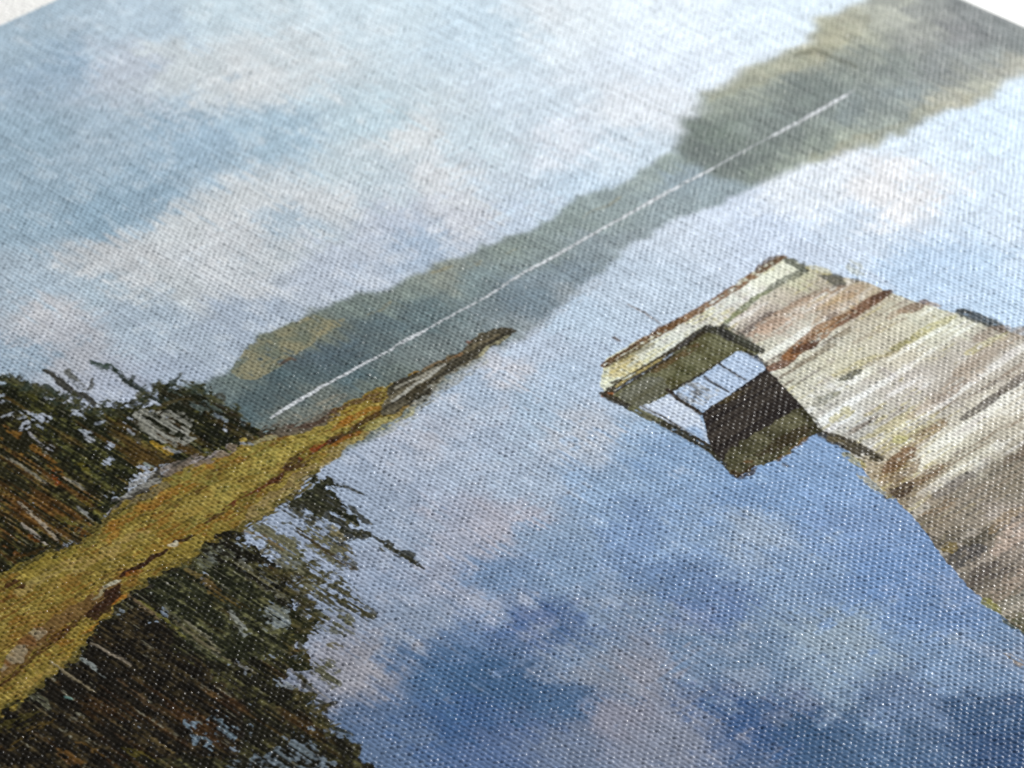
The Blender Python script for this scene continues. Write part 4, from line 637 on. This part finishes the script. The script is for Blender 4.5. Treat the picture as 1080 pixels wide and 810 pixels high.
PARTS = [(SKY, 'printed_sky_and_lake', 'pale blue sky and deeper blue cloud reflections printed on coarse canvas'),
         (HILL, 'printed_hills', 'grey green distant hills with their reflection'),
         (BLUFF, 'printed_wooded_bluff', 'hazy wooded bluff in the far corner'),
         (LINE, 'printed_waterline', 'thin white waterline strokes'),
         (REED, 'printed_reed_bank', 'ochre reed bank narrowing to a dark tip'),
         (PINE, 'printed_pines', 'dark ragged pines with thin branches'),
         (REFL, 'printed_tree_reflection', 'dark streaked reflection of the trees'),
         (DECK, 'printed_dock', 'weathered beige dock boards'),
         (POST, 'printed_dock_frame', 'dark olive frame and shaded underside at the end of the dock'),
         (MARGIN, 'bare_canvas_margin', 'unprinted cream canvas above the picture')]
made = {}
for lb, nm, txt in PARTS:
    fs = quads[lab_f == lb]
    if not len(fs):
        continue
    used = np.zeros(len(pos), bool); used[fs.ravel()] = True
    remap = np.cumsum(used, dtype=np.int64) - 1
    par_ob = made.get(DECK, root) if lb == POST else root
    ob = mesh_from(nm, pos[used], remap[fs], col[used], canvas_mat, par_ob)
    ob['label'] = txt
    made[lb] = ob

# wrapped sides of the canvas: rounded fold, then straight down to the table
DEPTH = 19.0
def side(name, a, b, out, colour):
    """strip from edge a to b (mm), folding over towards `out`"""
    n = 160
    t = np.linspace(0, 1, n)[:, None]
    edge = np.array(a) * (1 - t) + np.array(b) * t
    prof = [(0.0, -0.02)] + [(1.2 * math.sin(q), -1.2 * (1 - math.cos(q)) - 0.02) for q in np.linspace(0.2, math.pi / 2, 8)] + [(1.2, -6.0), (1.2, -DEPTH)]
    vs = []
    for o_, z_ in prof:
        vs.append(np.concatenate([edge + np.array(out) * o_, np.full((n, 1), z_)], 1))
    vs = np.concatenate(vs) * MM
    fs = []
    flip = (b[0] - a[0]) * out[1] - (b[1] - a[1]) * out[0] > 0
    for r in range(len(prof) - 1):
        for k in range(n - 1):
            q = [r * n + k, r * n + k + 1, (r + 1) * n + k + 1, (r + 1) * n + k]
            fs.append(q if flip else q[::-1])
    e_ix = np.clip(((edge[:, 0] - X0 - 3 * np.array(out)[0]) / STEP).astype(int), 0, NX - 1); e_iy = np.clip(((edge[:, 1] - Y0 - 3 * np.array(out)[1]) / STEP).astype(int), 0, NY - 1)
    ec = ink[e_iy, e_ix] if colour is None else np.tile(colour, (n, 1))
    return mesh_from(name, vs, np.array(fs), np.tile(ec, (len(prof), 1)), canvas_mat, root)


side('wrapped_canvas_edge', (XR, YB), (XR, YT), (1, 0), None)
side('wrapped_canvas_edge', (XL, YB), (XL, YT), (-1, 0), None)
side('wrapped_canvas_edge', (XL, YT), (XR, YT), (0, 1), C(236, 236, 234))
side('wrapped_canvas_edge', (XL, YB), (XR, YB), (0, -1), None)

# ------------------------------------------------------------------ the white table it lies on
def table_material():
    m, nt, b = nodes_of('white_lacquered_table')
    tc = nt.nodes.new('ShaderNodeTexCoord')
    n1 = nt.nodes.new('ShaderNodeTexNoise'); n1.inputs['Scale'].default_value = 30; n1.inputs['Detail'].default_value = 5
    nt.links.new(tc.outputs['Object'], n1.inputs['Vector'])
    rp = nt.nodes.new('ShaderNodeValToRGB')
    rp.color_ramp.elements[0].color = (0.80, 0.80, 0.79, 1); rp.color_ramp.elements[1].color = (0.84, 0.84, 0.835, 1)
    nt.links.new(n1.outputs['Fac'], rp.inputs['Fac']); nt.links.new(rp.outputs['Color'], b.inputs['Base Color'])
    b.inputs['Roughness'].default_value = 0.40
    return m


def table():
    w, h, z0, z1, r = 1.2, 0.9, -DEPTH * MM - 0.0005, -DEPTH * MM - 0.03, 0.004
    ring = []
    for dx, z in ((-r, z0), (-r * .3, z0 - r * .3), (0, z0 - r), (0, z1)):
        ring.append([(-w + -dx, -h + -dx, z), (w + dx, -h + -dx, z), (w + dx, h + dx, z), (-w + -dx, h + dx, z)])
    vs = [p for q in ring for p in q]
    fs = [(0, 1, 2, 3)]
    for k in range(3):
        for e in range(4):
            a, b = k * 4 + e, k * 4 + (e + 1) % 4
            fs.append((a, a + 4, b + 4, b))
    fs.append((15, 14, 13, 12))
    ob = mesh_from('table_top', np.array(vs), np.array(fs), None, table_material(), None, False)
    ob['kind'] = 'structure'


table()
